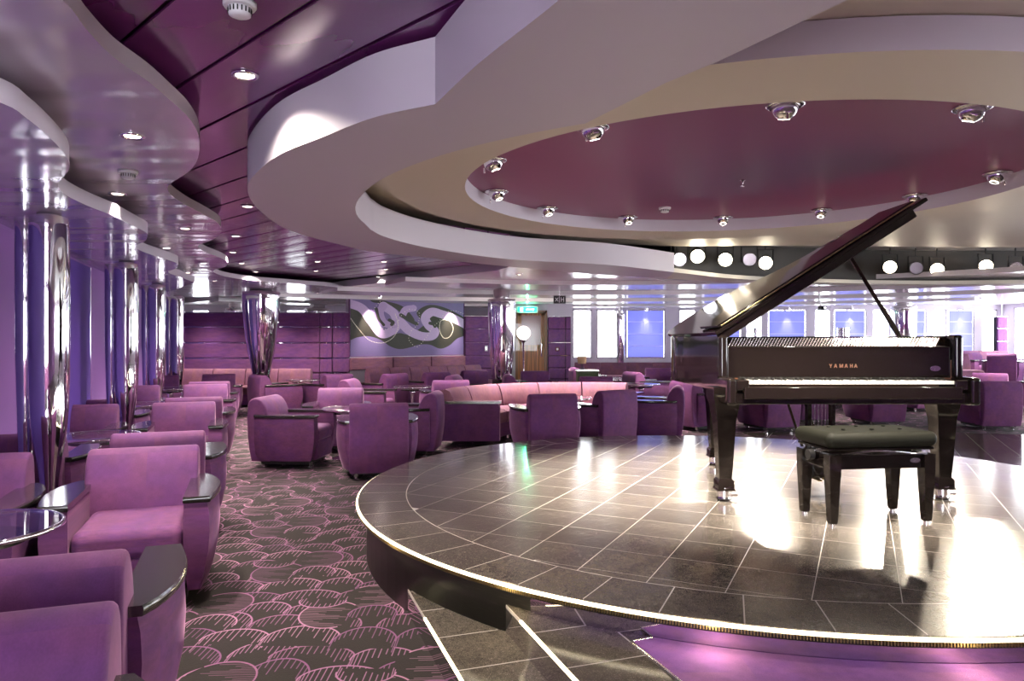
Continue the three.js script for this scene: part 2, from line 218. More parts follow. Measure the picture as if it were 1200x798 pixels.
// far white ceiling with curved hung bands
{
  const far = struct('ceiling_far', slab([[-9.3, 19.3], [-3.36, 13.2], [-.2, 9.75], [.3, 8.3], ...ringFar.slice(1).map(p => [p[0], p[1] + .02]), [13, 20], [-9.3, 20]], H + .95, H + 1.06), M.white, 'glossy off-white ceiling over the far lounge', 'ceiling');
  twoTone(far, M.white, M.fascia);
  for (const [r0, r1, y, a0, a1] of [[6.7, 7.7, .885, .62, 2.05], [9.0, 10.0, .87, .6, 2.1], [11.2, 12.2, .86, .75, 2.15], [13.3, 14.0, .85, .9, 2.2]]) { const b = struct('ceiling_band', slab([...arcPts(CX, CZ, r0, a0, a1, 40), ...arcPts(CX, CZ, r1, a1, a0, 40)], H + y, H + .951), M.white, 'curved off-white band hung under the far ceiling', 'ceiling'); b.userData.group = 'curved ceiling bands'; }
}
// walls
{
  const w = structGroup('wall_left', 'violet panelled wall behind the chrome columns', 'wall');
  const [a, b] = [wallAt(-2.5), wallAt(11.5)], L = 14, mid = wallAt(4.5, .12), turn = Math.atan2(DIR[1], DIR[0]);
  const core = mesh('wall_core', box(L + .2, H + 1.3, .12), M.wallMauve, w); core.position.copy(V3(mid[0], (H + 1.3) / 2, mid[1])); core.rotation.y = turn;
  for (let k = -1; k < 4; k++) for (const [t0, t1, m, nm] of [[.19, 1.4, M.wallMauve, 'mauve_panel'], [1.42, 3.18, M.wallViolet, 'violet_panel'], [3.185, 3.2, M.chrome, 'chrome_mullion'], [1.405, 1.415, M.chromeSoft, 'chrome_mullion']]) {
    const u0 = Math.max(t0 + 3.03 * k, -2.5), u1 = t1 + 3.03 * k; if (u1 <= u0) continue; const c = wallAt((u0 + u1) / 2, .035), p = mesh(nm, rbox(u1 - u0, H + .72, .05, .008), m, w); p.position.copy(V3(c[0], (H + .72) / 2 + .01, c[1])); p.rotation.y = turn;
  }
  const [bx, bz] = wallAt(-2.5, .05);
  mesh('wall_core', slab([[bx, bz], [bx - .12, bz], [bx - .12, -4.2], [bx, -4.2]], 0, H + 1.3), M.wallMauve, w);
  const e = wallAt(11.5, .05); mesh('wall_core', slab([[e[0], e[1]], [e[0], e[1] + .12], [-9.4, e[1] + .12], [-9.4, e[1]]], 0, H + 1.3), M.wallLilac, w);
  mesh('wall_core', slab([[-9.4, 14.9], [-9.28, 14.9], [-9.28, 20], [-9.4, 20]], 0, H + 1.3), M.wallLilac, w);
}
// a wall with window openings, running along X at depth Z
function windowWall(name, label, Z, x0, x1, wins, sill, head, mat) {
  const g = structGroup(name, label, 'wall'); let x = x0; const T = .12;
  const seg = (a, b, y0, y1) => { if (b - a > .005) mesh('wall_pier', box(b - a, y1 - y0, T), mat, g).position.copy(V3((a + b) / 2, (y0 + y1) / 2, Z)); };
  seg(x0, x1, 0, sill); seg(x0, x1, head, H + 1.3);
  for (const [a, b] of wins) { seg(x, a, sill, head); x = b; } seg(x, x1, sill, head);
  return g;
}
const WZ = 19.2, SILL = .82, HEAD = H + .82, atFar = px => (px - 600) / F * WZ;
const farWins = [[226, 246, 'w'], [336, 372, 'w'], [671, 693, 'w'], [699, 722, 'w'], [733, 779, 'b'], [795, 815, 'w'], [822, 868, 'b'], [874, 892, 'w'], [899, 944, 'b'], [954, 972, 'w'], [976, 1014, 'b'], [1022, 1041, 'w'], [1046, 1084, 'b'], [1092, 1107, 'w'], [1109, 1140, 'b'], [1149, 1167, 'w']].map(([a, b, k]) => [atFar(a), atFar(b), k]);
windowWall('wall_far', 'pale lilac far wall with a long row of windows', WZ, -9.4, 13, farWins, SILL, HEAD, M.wallLilac);
let wn = 0;
function paneWindow(a, b, kind, Z, side, y0, y1, label, light) {
  const w = structGroup('window_' + (++wn), label, 'window'); w.position.copy(V3((a + b) / 2, 0, Z));
  const W = b - a, h = y1 - y0, yc = (y0 + y1) / 2, fr = .03;
  mesh('window_frame', merge([box(W, fr, .08, 0, y0 + fr / 2), box(W, fr, .08, 0, y1 - fr / 2), box(fr, h, .08, -W / 2 + fr / 2, yc), box(fr, h, .08, W / 2 - fr / 2, yc)]), M.chromeSoft, w);
  mesh('pane', box(W - 2 * fr, h - 2 * fr, .006, 0, yc, 0), M.glass, w);
  if (kind === 'b') { mesh('roller_blind', box(W - 2 * fr - .02, h - 2 * fr, .003, 0, yc, side * .045), M.blind, w); for (let k = 1; k < 4; k++) mesh('blind_hem', box(W - 2 * fr - .02, .012, .008, 0, y0 + h * k / 4, side * .05), M.whitePlastic, w); }
  if (light) { const l = new THREE.RectAreaLight(DAYC, light, W - .08, h - .08); l.position.set(0, yc, side * .06); l.rotation.y = side > 0 ? Math.PI : 0; l.name = 'window_daylight'; w.add(l); }
  return w;
}
for (const [a, b, k] of farWins) if (k === 'b') { const g = thing('wall_washer', 'small spotlight above a pale blue window blind', 'spotlight', (a + b) / 2, H + .80, WZ - .17, 0, 'spotlights over the blue blinds'); mesh('can', cyl(.035, .04, .06, 0, .02, 0, 16), M.chromeSoft, g); mesh('lens', cyl(.028, .028, .006, 0, -.012, 0, 16), M.bulb, g); mesh('bracket', merge([cyl(.008, .008, .14, 0, .1, 0, 8), box(.02, .02, .12, 0, .03, -.06)]), M.chromeSoft, g); spot(g, new THREE.Vector3(0, -.02, 0), new THREE.Vector3(0, -1.1, -.16), HALOGEN, 3.2, .5, 1); }
farWins.forEach(([a, b, k], i) => paneWindow(a, b, k, WZ, 1, SILL, HEAD, k === 'b' ? 'wide far window behind a pale blue roller blind' : 'narrow bright far window between chrome posts', 0).userData.group = k === 'b' ? 'blue blind windows in the far wall' : 'bright windows in the far wall');
// the end of the lounge behind the photographer, glazed, gives the soft daylight on the canopy edge and chairs
{
  const wins = [[-2.2, -.2], [0, 1.4]];
  windowWall('wall_back', 'dark aubergine wall with windows at the near end of the lounge', -4, -2.5, 13, wins, .7, H + .95, M.panelVelvet);
  wins.forEach(([a, b]) => paneWindow(a, b, 'w', -4, -1, .7, H + .95, 'wide clear window at the near end of the lounge', DAY));
}

// the long side of the lounge beyond the frame is glazed as well
{
  const wins = [[-3.5, -1.3], [-1, 1.2], [1.5, 3.7], [4, 6.2], [6.5, 8.7], [9, 11.2], [11.5, 13.7], [14, 16.2], [16.5, 18.7]], w = windowWall('wall_right', 'pale lilac side wall of the lounge with wide windows', 0, -3.99, 19.12, wins.map(([a, b]) => [a, b]), .8, H + .85, M.wallLilac);
  w.position.x = 13.06; w.rotation.y = Math.PI / 2;
  wins.forEach(([a, b]) => { const p = paneWindow(a, b, 'w', 0, -1, .8, H + .85, 'wide clear window in the side wall of the lounge', DAY); p.rotation.y = Math.PI / 2; p.position.set(13.06, 0, -(a + b) / 2); });
}

// ================================================================ THE STAGE
const RO = 2.47, RI = 2.18, TH = 25.9 * Math.PI / 180, td = [Math.sin(TH), Math.cos(TH)], tn = [Math.cos(TH), -Math.sin(TH)];
const tileGeo = new Map();
function tilePrism(pts, h = .012) {                           // pts counter-clockwise in plan, chamfered top edge
  const cx = pts.reduce((s, p) => s + p[0], 0) / pts.length, cz = pts.reduce((s, p) => s + p[1], 0) / pts.length, c = .0007;
  const inn = pts.map(p => { const l = Math.hypot(p[0] - cx, p[1] - cz) || 1; return [p[0] - (p[0] - cx) / l * c, p[1] - (p[1] - cz) / l * c]; });
  const P = [], uv = [], add = (p, y) => { P.push(p[0], y, -p[1]); uv.push(p[0], p[1]); }, n = pts.length;
  for (let i = 1; i + 1 < n; i++) for (const q of [inn[0], inn[i], inn[i + 1]]) add(q, h);
  for (let i = 0; i < n; i++) { const j = (i + 1) % n; add(pts[i], 0); add(pts[j], 0); add(pts[j], h - c); add(pts[i], 0); add(pts[j], h - c); add(pts[i], h - c); add(pts[i], h - c); add(pts[j], h - c); add(inn[j], h); add(pts[i], h - c); add(inn[j], h); add(inn[i], h); }
  const g = new THREE.BufferGeometry(); g.setAttribute('position', new THREE.Float32BufferAttribute(P, 3)); g.setAttribute('uv', new THREE.Float32BufferAttribute(uv, 2)); g.computeVertexNormals(); return g;
}
const stage = tag(new THREE.Group(), 'round low stage paved with polished dark granite tiles', 'stage'); stage.name = 'stage'; scene.add(stage); stage.userData.kind = 'thing'; stage.position.copy(V3(CX, 0, CZ));
const sq = tilePrism([[-.1485, -.1485], [.1485, -.1485], [.1485, .1485], [-.1485, .1485]]);
function tileGrid(parent, outline, y, ox = 0, oz = 0, nx = 9, nz = 9, origin = [0, 0]) {
  for (let i = -nx; i < nx; i++) for (let j = -nz; j < nz; j++) {
    const u = i * .3 + .15 - .02 + ox, v = j * .3 + .15 + .29 + oz, at = [u * tn[0] + v * td[0], u * tn[1] + v * td[1]];
    const corners = [[-.1485, -.1485], [.1485, -.1485], [.1485, .1485], [-.1485, .1485]].map(([a, b]) => [(u + a) * tn[0] + (v + b) * td[0], (u + a) * tn[1] + (v + b) * td[1]]);
    const c = clip(corners, outline); if (c.length < 3) continue;
    let A = 0; c.forEach((p, k) => { const q = c[(k + 1) % c.length]; A += p[0] * q[1] - p[1] * q[0]; }); if (A / 2 < .0012) continue;
    const mat = M.tiles[Math.floor(rnd() * 3)];
    if (A / 2 > .0875) { const m = mesh('tile', sq, mat, parent); m.position.set(at[0], y, -at[1]); m.rotation.y = Math.atan2(tn[1], tn[0]); }
    else { const loc = c.map(p => [p[0] - at[0], p[1] - at[1]]); mesh('tile', tilePrism(loc), mat, parent).position.set(at[0], y, -at[1]); }
  }
}
mesh('drum', lathe([[0, 0], [2.42, 0], [2.42, STAGE - .05], [2.455, STAGE - .046], [2.455, STAGE - .013], [0, STAGE - .013]], 128), M.drum, stage);
mesh('grout_bed', lathe([[0, STAGE - .0131], [2.46, STAGE - .0131], [2.46, STAGE - .0003], [0, STAGE - .0003]], 128), M.grout, stage);
tileGrid(stage, circle(0, 0, RI - .002, 120), STAGE - .012);
{ const a = 2 * Math.PI / 54, e = .0022, seg = (r, s) => Array.from({ length: 5 }, (_, k) => { const t = -a / 2 + a * k / 4, sh = (t > 0 ? -1 : 1) * (k === 0 || k === 4 ? e / r : 0); return [r * Math.cos(t + sh), r * Math.sin(t + sh)]; });
  const g = tilePrism([...seg(RI + .003), ].reverse().length ? [...seg(RO), ...seg(RI + .003).reverse()] : []);
  for (let k = 0; k < 54; k++) { const m = mesh('border_tile', g, M.tiles[Math.floor(rnd() * 3)], stage); m.position.y = STAGE - .012; m.rotation.y = a * (k + .48); } }
// glowing rope in a ribbed brass edge
const edgeRing = (r, tube, y, mat, name, par = stage) => { const m = mesh(name, new THREE.TorusGeometry(r, tube, 10, 220).rotateX(Math.PI / 2), mat, par); m.position.y = y; return m; };
edgeRing(RO + .004, .0075, STAGE - .011, M.led, 'rope_light');
{ const g = []; for (let k = 0; k < 1500; k++) { const t = k / 1500 * 2 * Math.PI; g.push(box(.012, .013, .0042).translate(RO + .001, 0, 0).rotateY(t)); } const m = mesh('ribbed_edge', merge(g), M.bronze, stage); m.position.y = STAGE - .027; m.userData.kind = 'stuff'; }
for (let k = 0; k < 7; k++) { const t = Math.PI * (.98 + .62 * k / 6), l = new THREE.PointLight(new THREE.Color(1, .84, .5), .12, 0, 2); l.position.set((RO + .04) * Math.cos(t), STAGE - .01, -(RO + .04) * Math.sin(t)); l.castShadow = true; l.name = 'rope_glow'; stage.add(l); }

// steps up to the stage
{
  const dir = [.33, -.944];
  const step = (nm, label, a, w, front, y) => {
    const g = thing(nm, label, 'step', 0, 0, 0);
    const A = a, B = [a[0] + dir[0] * front, a[1] + dir[1] * front], side = [dir[1] * -1, dir[0]];
    const C = [B[0] + side[0] * w, B[1] + side[1] * w], D = [A[0] + side[0] * w, A[1] + side[1] * w];
    return { g, A, B, C, D, poly: [A, B, C, D] };
  };
  const h1 = .111, h2 = .222, s1 = step('stage_step', 'lower glossy dark tiled step with a lit edge beside the round stage', [-.37, 3.065], 4.4, 1.75, h1), s2 = step('stage_step', 'upper glossy dark tiled step carrying a purple carpet below the stage', [.033, 2.751], 3.6, 1.1, h2);
  const parts = (s, h, y0) => {
    { let t = 0; while (Math.hypot(s.A[0] - dir[0] * t - CX, s.A[1] - dir[1] * t - CZ) > 2.425 && t < 1) t += .005; s.led = s.A; s.A = [s.A[0] - dir[0] * t, s.A[1] - dir[1] * t]; s.poly[0] = s.A; }
    const back = arcPts(CX, CZ, 2.425, Math.PI * 1.22, Math.PI * 1.66, 30).filter(p => inside([[s.A[0] - 0.02, s.A[1] - .02], s.B, s.C, [s.D[0], s.D[1] + 3], [s.A[0] - .3, s.A[1] + 3]], p[0], p[1]));
    const poly = [s.A, s.B, s.C, ...back.slice().reverse()];
    mesh('riser_block', slab(poly, y0, h - .014), M.mirror, s.g);
    mesh('grout_bed', slab(poly, h - .014, h - .0003), M.grout, s.g);
    const eps = .012;
    const cells = [];
    const ex = [s.B[0] - s.A[0], s.B[1] - s.A[1]], el = Math.hypot(...ex), e1 = ex.map(v => v / el), e2 = [-e1[1], e1[0]];
    const outline = [s.A, s.B, s.C, ...back.slice().reverse()];
    for (let i = -3; i < Math.ceil(el / .3); i++) for (let j = 0; j < 16; j++) {
      const q = [[i * .3 + .003, j * .3 + .003], [i * .3 + .297, j * .3 + .003], [i * .3 + .297, j * .3 + .297], [i * .3 + .003, j * .3 + .297]].map(([u, v]) => [s.A[0] + e1[0] * u + e2[0] * v, s.A[1] + e1[1] * u + e2[1] * v]);
      let c = clip(q, [s.A, s.B, s.C, [s.C[0] - dir[0] * 4, s.C[1] - dir[1] * 4], [s.A[0] - dir[0] * 4, s.A[1] - dir[1] * 4]]);
      if (c.length < 3) continue; if (c.every(p => Math.hypot(p[0] - CX, p[1] - CZ) < 2.44)) continue;
      if (h === h2 && c.every(p => { const du = (p[0] - .422) * e1[0] + (p[1] - 2.549) * e1[1], dv = (p[0] - .422) * e2[0] + (p[1] - 2.549) * e2[1]; return dv > 0.02 && du > .02; })) continue;
      mesh('tile', tilePrism(c), M.tiles[Math.floor(rnd() * 3)], s.g).position.y = h - .012;
    }
    const curve = new THREE.CatmullRomCurve3([s.A, s.B].map(p => V3(p[0], h - .004, p[1])));
    const t = (a, b) => { const m = mesh('rope_light', new THREE.TubeGeometry(new THREE.LineCurve3(V3(a[0], h - .004, a[1]), V3(b[0], h - .004, b[1])), 1, .007, 8), M.led, s.g); return m; };
    t(s.led, s.B); t(s.B, s.C);
  };
  parts(s1, h1, 0); parts(s2, h2, h1);
  { const m = mesh('mirror_riser', slab([...arcPts(CX, CZ, 2.428, Math.PI * 1.30, Math.PI * 1.66, 30), ...arcPts(CX, CZ, 2.42, Math.PI * 1.66, Math.PI * 1.30, 30)], h2, STAGE - .048), M.mirror, s2.g); }
  // purple carpet inset on the upper step
  let tt = 0; while (Math.hypot(.422 + .912 * tt - CX, 2.549 + .41 * tt - CZ) > 2.432) tt += .004; const hit = [.422 + .912 * tt, 2.549 + .41 * tt], a0 = Math.atan2(hit[1] - CZ, hit[0] - CX);
  const pts = [[.422, 2.549], ...arcPts(CX, CZ, 2.432, a0, a0 + 1.12, 20)], last = pts.at(-1);
  const cp = slab([[.422 + dir[0] * .86, 2.549 + dir[1] * .86], [last[0] + dir[0] * .86 + .2, last[1] + dir[1] * .86 - .25], ...pts.slice().reverse()], h2 - .004, h2 + .006);
  mesh('carpet_inset', cp, M.purpleCarpet, s2.g);
  const rail = [[.422 + dir[0] * .86, 2.549 + dir[1] * .86], ...pts.slice(0, 2)].map(p => V3(p[0], h2 + .004, p[1]));
  mesh('metal_edging', new THREE.TubeGeometry(new THREE.CatmullRomCurve3(rail, false, 'catmullrom', .01), 120, .005, 6), M.chromeSoft, s2.g);
}
// dance floor of the same granite beyond the stage
{
  const g = structGroup('floor_tiles', 'dark granite dance floor tiles laid in the carpet behind the stage', 'floor');
  const outline = [[3.3, 7.5], [4.6, 5.2], [8.2, 4.6], [9.5, 7.5], [7.4, 9.75], [5.1, 10.25], [3.2, 10.0]];
  mesh('grout_bed', slab(outline, .001, .006), M.grout, g);
  const loc = outline.map(p => [p[0], p[1]]);
  for (let i = 0; i < 34; i++) for (let j = 0; j < 34; j++) {
    const u = i * .3, v = j * .3, o = [-1, 6], q = [[u + .003, v + .003], [u + .297, v + .003], [u + .297, v + .297], [u + .003, v + .297]].map(([a, b]) => [o[0] + a * tn[0] + b * td[0], o[1] + a * tn[1] + b * td[1]]);
    const c = clip(q, loc); if (c.length < 3) continue; let A = 0; c.forEach((p, k) => { const r = c[(k + 1) % c.length]; A += p[0] * r[1] - p[1] * r[0]; }); if (A < .004) continue;
    if (c.some(p => p[0] / p[1] > .80)) continue;
    mesh('tile', tilePrism(c, .007), M.tiles[Math.floor(rnd() * 3)], g).position.y = .002;
  }
}

// ================================================================ GRAND PIANO
{
  const PX = 1.94, PZ = 4.09, W = 1.44, Y = STAGE;
  const g = thing('grand_piano', 'black polished grand piano with raised lid on the round stage', 'piano', PX, Y, PZ);
  // local plan: x to the right from the middle, z = -depth
  const hw = W / 2, top = .985, bot = .655, L = 1.68, f0 = .19;
  const outline = [[-hw, f0], ...[[-hw, .5], [-hw, 1.0], [-hw, 1.38], [-hw + .03, 1.55], [-hw + .14, 1.66], [-hw + .32, L], [-hw + .50, 1.62], [-hw + .62, 1.48], [-hw + .74, 1.22], [-hw + .92, .98], [-hw + 1.16, .84], [hw - .06, .72], [hw, .55]], [hw, f0]];
  const smooth = [[-hw, f0], ...spline(outline.slice(1, -1), 8), [hw, f0]];
  const inset = (pts, d) => pts.map(([x, z], i) => { const a = pts[Math.max(i - 1, 0)], b = pts[Math.min(i + 1, pts.length - 1)]; let nx = b[1] - a[1], nz = -(b[0] - a[0]); const l = Math.hypot(nx, nz) || 1; return [x + nx / l * d, z + nz / l * d]; });
  const inner = inset(smooth, .05); inner[0] = [-hw + .05, f0]; inner[inner.length - 1] = [hw - .05, f0];
  mesh('rim', slab([...smooth, ...inner.slice().reverse()], bot, top), M.piano, g);
  mesh('soundboard', slab(inset(smooth, .045), bot + .01, .84), M.woodDark, g);
  const plate = mesh('iron_plate', slab(inset(smooth, .09), .84, .87), M.brass, g);
  { const s = []; for (let k = 0; k < 40; k++) { const x = -hw + .14 + k * .029, len = 1.25 - .022 * k; s.push(cyl(.0012, .0012, len, 0, 0, 0, 5).rotateX(Math.PI / 2).translate(x, .9, -(f0 + .2 + len / 2))); } const m = mesh('strings', merge(s), M.chromeSoft, plate); m.userData.kind = 'stuff'; }
  { const s = []; for (let k = 0; k < 70; k++) s.push(cyl(.0042, .0042, .06, 0, 0, 0, 6).rotateZ(-.5).translate(-hw + .1 + k * .018, .945, -(f0 + .07))); const m = mesh('tuning_pins', merge(s), M.chromeSoft, plate); m.userData.kind = 'stuff'; }
  // key bed, arms, cheeks
  mesh('key_bed', rbox(W - .02, .07, .34, .008, 0, .625, -.2), M.piano, g);
  mesh('key_slip', rbox(W - .2, .07, .022, .006, 0, .657, -.012), M.piano, g);
  for (const s of [-1, 1]) { mesh('arm', rbox(.055, .16, .24, .02, s * (hw - .028), .665, -.11), M.piano, g); mesh('key_block', rbox(.075, .06, .17, .008, s * (hw - .095), .70, -.1), M.piano, g); mesh('cheek', rbox(.052, .26, .1, .02, s * (hw - .027), .86, -.2), M.piano, g); }
  const fb = mesh('fallboard', rbox(W - .11, .19, .022, .008, 0, .828, -.198), M.piano, g);
  mesh('pin_block_rail', rbox(W - .11, .03, .03, .005, 0, .90, -.23), M.piano, g);
  mesh('felt_strip', box(W - .24, .006, .012, 0, .732, -.186), M.black, g);
  const txt = new TextGeometry('YAMAHA', { font, size: .019, depth: .0015, curveSegments: 3 }); txt.computeBoundingBox();
  { // letters set apart
    const parts = []; let x = 0; for (const ch of 'YAMAHA') { const t = new TextGeometry(ch, { font, size: .021, depth: .0015, curveSegments: 3 }); t.computeBoundingBox(); parts.push(t.translate(x, 0, 0)); x += t.boundingBox.max.x - t.boundingBox.min.x + .011; }
    mesh('maker_lettering', merge(parts).translate(-x / 2 + .03, .795, -.1865), M.copper, fb);
  }
  mesh('oval_badge', cyl(.026, .026, .002, 0, 0, 0, 24).rotateX(Math.PI / 2).scale(1.2, .62, 1).translate(hw - .15, .79, -.186), M.chromeSoft, fb);
  // keys
  const kw = 1.225 / 52, wk = rbox(kw - .0012, .02, .15, .002, 0, 0, 0, 1), bk = rbox(.0105, .014, .095, .002, 0, 0, 0, 1);
  for (let i = 0; i < 52; i++) mesh('white_key', wk, M.ivory, g).position.set(-.6125 + kw * (i + .5), .715, -.105);
  for (let i = 0; i < 51; i++) { const n = (i + 5) % 7; if (n === 2 || n === 6) continue; mesh('black_key', bk, M.black, g).position.set(-.6125 + kw * (i + 1), .731, -.133); }
  // lid hinged along the straight side
  const lid = new THREE.Group(); lid.name = 'lid'; g.add(lid); lid.position.set(-hw, top + .012, 0); lid.rotation.z = 32.6 * Math.PI / 180;
  const lp = inset(smooth, -.015).map(([x, z]) => [x + hw, z]); lp[0] = [-.01, f0 - .02]; lp[lp.length - 1] = [W + .02, f0 - .02];
  mesh('lid_panel', new THREE.ExtrudeGeometry(shapeOf(lp), { depth: .014, bevelEnabled: true, bevelSize: .005, bevelThickness: .005, bevelSegments: 2 }).rotateX(-Math.PI / 2).translate(0, .0, 0), M.piano, lid);
  mesh('front_flap', rbox(W - .06, .018, .40, .006, W / 2 - .01, .034, -(f0 + .19)), M.piano, lid);
  mesh('flap_hinge', cyl(.006, .006, W - .08, 0, 0, 0, 8).rotateZ(Math.PI / 2).translate(W / 2, .03, -(f0 - .005)), M.brass, lid);
  mesh('lid_lip', rbox(W - .06, .052, .02, .006, W / 2 - .04, -.026, -(f0 + .0)), M.piano, lid);
  // prop stick
  { const a = new THREE.Vector3(2.56 - PX, top - .005, -(4.76 - PZ)), b = new THREE.Vector3(2.275 - PX, top + .665, -(5.0 - PZ)), d = b.clone().sub(a), m = mesh('prop_stick', merge([rbox(.024, d.length(), .016, .005), rbox(.034, .2, .02, .008, 0, -d.length() / 2 + .12, 0)]), M.piano, g); m.position.copy(a).addScaledVector(d, .5); m.quaternion.setFromUnitVectors(new THREE.Vector3(0, 1, 0), d.clone().normalize()); }
  // legs with chrome castors
  for (const [x, z] of [[1.27 - PX, 4.32 - PZ], [2.6 - PX, 4.36 - PZ], [1.56 - PX, 5.55 - PZ]]) {
    const leg = mesh('leg', loft([[.055, .045], [.048, .06], [.048, .1], [.036, .115], [.042, .2], [.056, .46], [.072, .56], [.085, .6], [.085, .66]].map(([r, y]) => [[-1, -1], [-.9, -1], [.9, -1], [1, -1], [1, -.9], [1, .9], [1, 1], [.9, 1], [-.9, 1], [-1, 1], [-1, .9], [-1, -.9]].map(([a, b]) => [a * r, y + .02, b * r]).reverse())), M.piano, g); leg.position.set(x, 0, -z);
    mesh('castor', merge([cyl(.042, .042, .05, 0, .05), cyl(.05, .05, .012, 0, .074), cyl(.034, .05, .014, 0, .007), cyl(.038, .034, .014, 0, .021), box(.1, .012, .02, .03, .03, 0)]), M.chrome, leg);
  }
  // pedal lyre
  const ly = mesh('pedal_lyre', merge([rbox(.3, .05, .12, .01, 0, .6, 0), rbox(.034, .42, .04, .008, -.075, .37, 0), rbox(.034, .42, .04, .008, .075, .37, 0), rbox(.235, .1, .1, .012, 0, .13, 0)]), M.piano, g); ly.position.set(.03, 0, -.52);
  for (const x of [-.035, -.012, .012, .035]) mesh('pedal_rod', cyl(.004, .004, .42, x, .37, 0, 8), M.chrome, ly);
  for (const x of [-.055, 0, .055]) mesh('pedal', rbox(.028, .01, .1, .005, x, .085, .085), M.brass, ly);
  for (const s of [-1, 1]) mesh('brace', rbox(.016, .6, .016, .004).rotateX(-.75).translate(s * .06, .37, -.24), M.piano, ly);
}
// piano bench
{
  const g = thing('piano_bench', 'black adjustable piano bench with buttoned leather seat before the keyboard', 'bench', 1.895, STAGE, 3.885, .12);
  const seat = mesh('seat', rbox(.62, .08, .36, .038, 0, .443, 0, 6), M.leather, g);
  for (const [x, z] of [[-.16, -.07], [0, -.07], [.16, -.07], [-.16, .07], [0, .07], [.16, .07]]) mesh('button', new THREE.SphereGeometry(.012, 10, 8).scale(1, .4, 1).translate(x, .488, z), M.leather, seat);
  mesh('seat_board', rbox(.58, .014, .32, .004, 0, .395, 0), M.piano, g);
  mesh('lift_mechanism', merge([-1, 1].flatMap(s => [rbox(.5, .01, .03, .003).rotateZ(.1).translate(0, .378, s * .09), rbox(.5, .01, .03, .003).rotateZ(-.1).translate(0, .378, s * .09)])), M.chromeSoft, g);
  for (const s of [-1, 1]) { mesh('apron', rbox(.56, .075, .024, .005, 0, .328, s * .137), M.piano, g); mesh('apron', rbox(.024, .075, .26, .005, s * .268, .328, 0), M.piano, g); mesh('adjusting_knob', cyl(.028, .028, .03, 0, 0, 0, 18).rotateZ(Math.PI / 2).translate(s * .305, .35, 0), M.black, g); }
  for (const x of [-1, 1]) for (const z of [-1, 1]) { const leg = mesh('leg', loft([[.017, .012], [.02, .03], [.03, .27], [.031, .365]].map(([r, y]) => [[-1, -1], [1, -1], [1, 1], [-1, 1]].map(([a, b]) => [a * r, y, b * r]).reverse())), M.piano, g); leg.position.set(x * .262, 0, z * .137); mesh('foot_cap', cyl(.016, .016, .013, 0, .0065, 0, 12), M.chromeSoft, leg); }
  mesh('oval_badge', cyl(.022, .022, .002, 0, 0, 0, 20).rotateX(Math.PI / 2).scale(1.3, .6, 1).translate(.19, .332, .15), M.chromeSoft, g);
}

// ================================================================ SEATING
function armPlan(side, grow, y) {                               // D-shaped plan of one arm, widest in front of the middle
  const pts = []; const xi = .238, z0 = -.30, z1 = .34;
  pts.push([xi - grow * .3, z1 + grow]);
  for (let k = 0; k <= 12; k++) { const t = k / 12, z = z1 + (z0 - z1) * t, x = .328 + .078 * Math.sin(Math.PI * Math.pow(1 - t, .8) * .86 + .1) - .03 * t; pts.push([x + grow, k === 0 ? z + grow : z]); }
  pts.push([xi - grow * .3, z0 - grow * .5]);
  const r = pts.map(([x, z]) => [x * side, y, z]); return side > 0 ? r : r.reverse();
}
function buildArmchair(mat) {
  const g = new THREE.Group(), prof = shapeOf([]);
  const s = new THREE.Shape(); s.moveTo(-.15, .2); s.lineTo(-.165, .42); s.bezierCurveTo(-.18, .56, -.215, .655, -.275, .685); s.bezierCurveTo(-.315, .70, -.35, .685, -.362, .645); s.bezierCurveTo(-.385, .5, -.375, .25, -.33, .085); s.lineTo(-.17, .085); s.closePath();
  const back = new THREE.ExtrudeGeometry(s, { depth: .50, bevelEnabled: true, bevelSize: .018, bevelThickness: .02, bevelSegments: 3, curveSegments: 8 }).translate(0, 0, -.25).rotateY(-Math.PI / 2);
  mesh('backrest', toCreasedNormals(back, .7), mat, g);
  mesh('seat_cushion', rbox(.475, .15, .52, .05, 0, .335, .075, 4), mat, g);
  mesh('seat_base', rbox(.48, .2, .5, .03, 0, .18, .075, 3), mat, g);
  for (const side of [-1, 1]) {
    const arm = mesh('arm', loft([[-.055, .085], [-.03, .16], [-.006, .28], [0, .38], [-.004, .47], [-.012, .515]].map(([gr, y]) => armPlan(side, gr, y).reverse())), mat, g);
    mesh('armrest', loft([[0, .515], [.004, .52], [.004, .54], [0, .546]].map(([gr, y]) => armPlan(side, gr, y).reverse())), M.blackLacquer, g);
  }
  mesh('plinth', box(.5, .05, .5, 0, .065, 0), M.black, g);
  for (const x of [-.2, .2]) for (const z of [-.24, .24]) mesh('foot', merge([cyl(.024, .03, .055, x, .0375, z, 14), cyl(.03, .03, .012, x, .006, z, 14)]), M.chrome, g);
  return g;
}
const protoChair = buildArmchair(M.velvet); let firstChair = true;
function armchair(X, Z, dx, dz, label, group, y = 0) {          // X, Z: the middle of the backrest's top edge
  const l = Math.hypot(dx, dz), fx = dx / l, fz = dz / l, c = protoChair.clone(); c.name = numbered('armchair'); c.position.copy(V3(X + fx * .29, y, Z + fz * .29)); c.rotation.y = facing(fx, fz); scene.add(c); tag(c, label, 'armchair', group); return c;
}
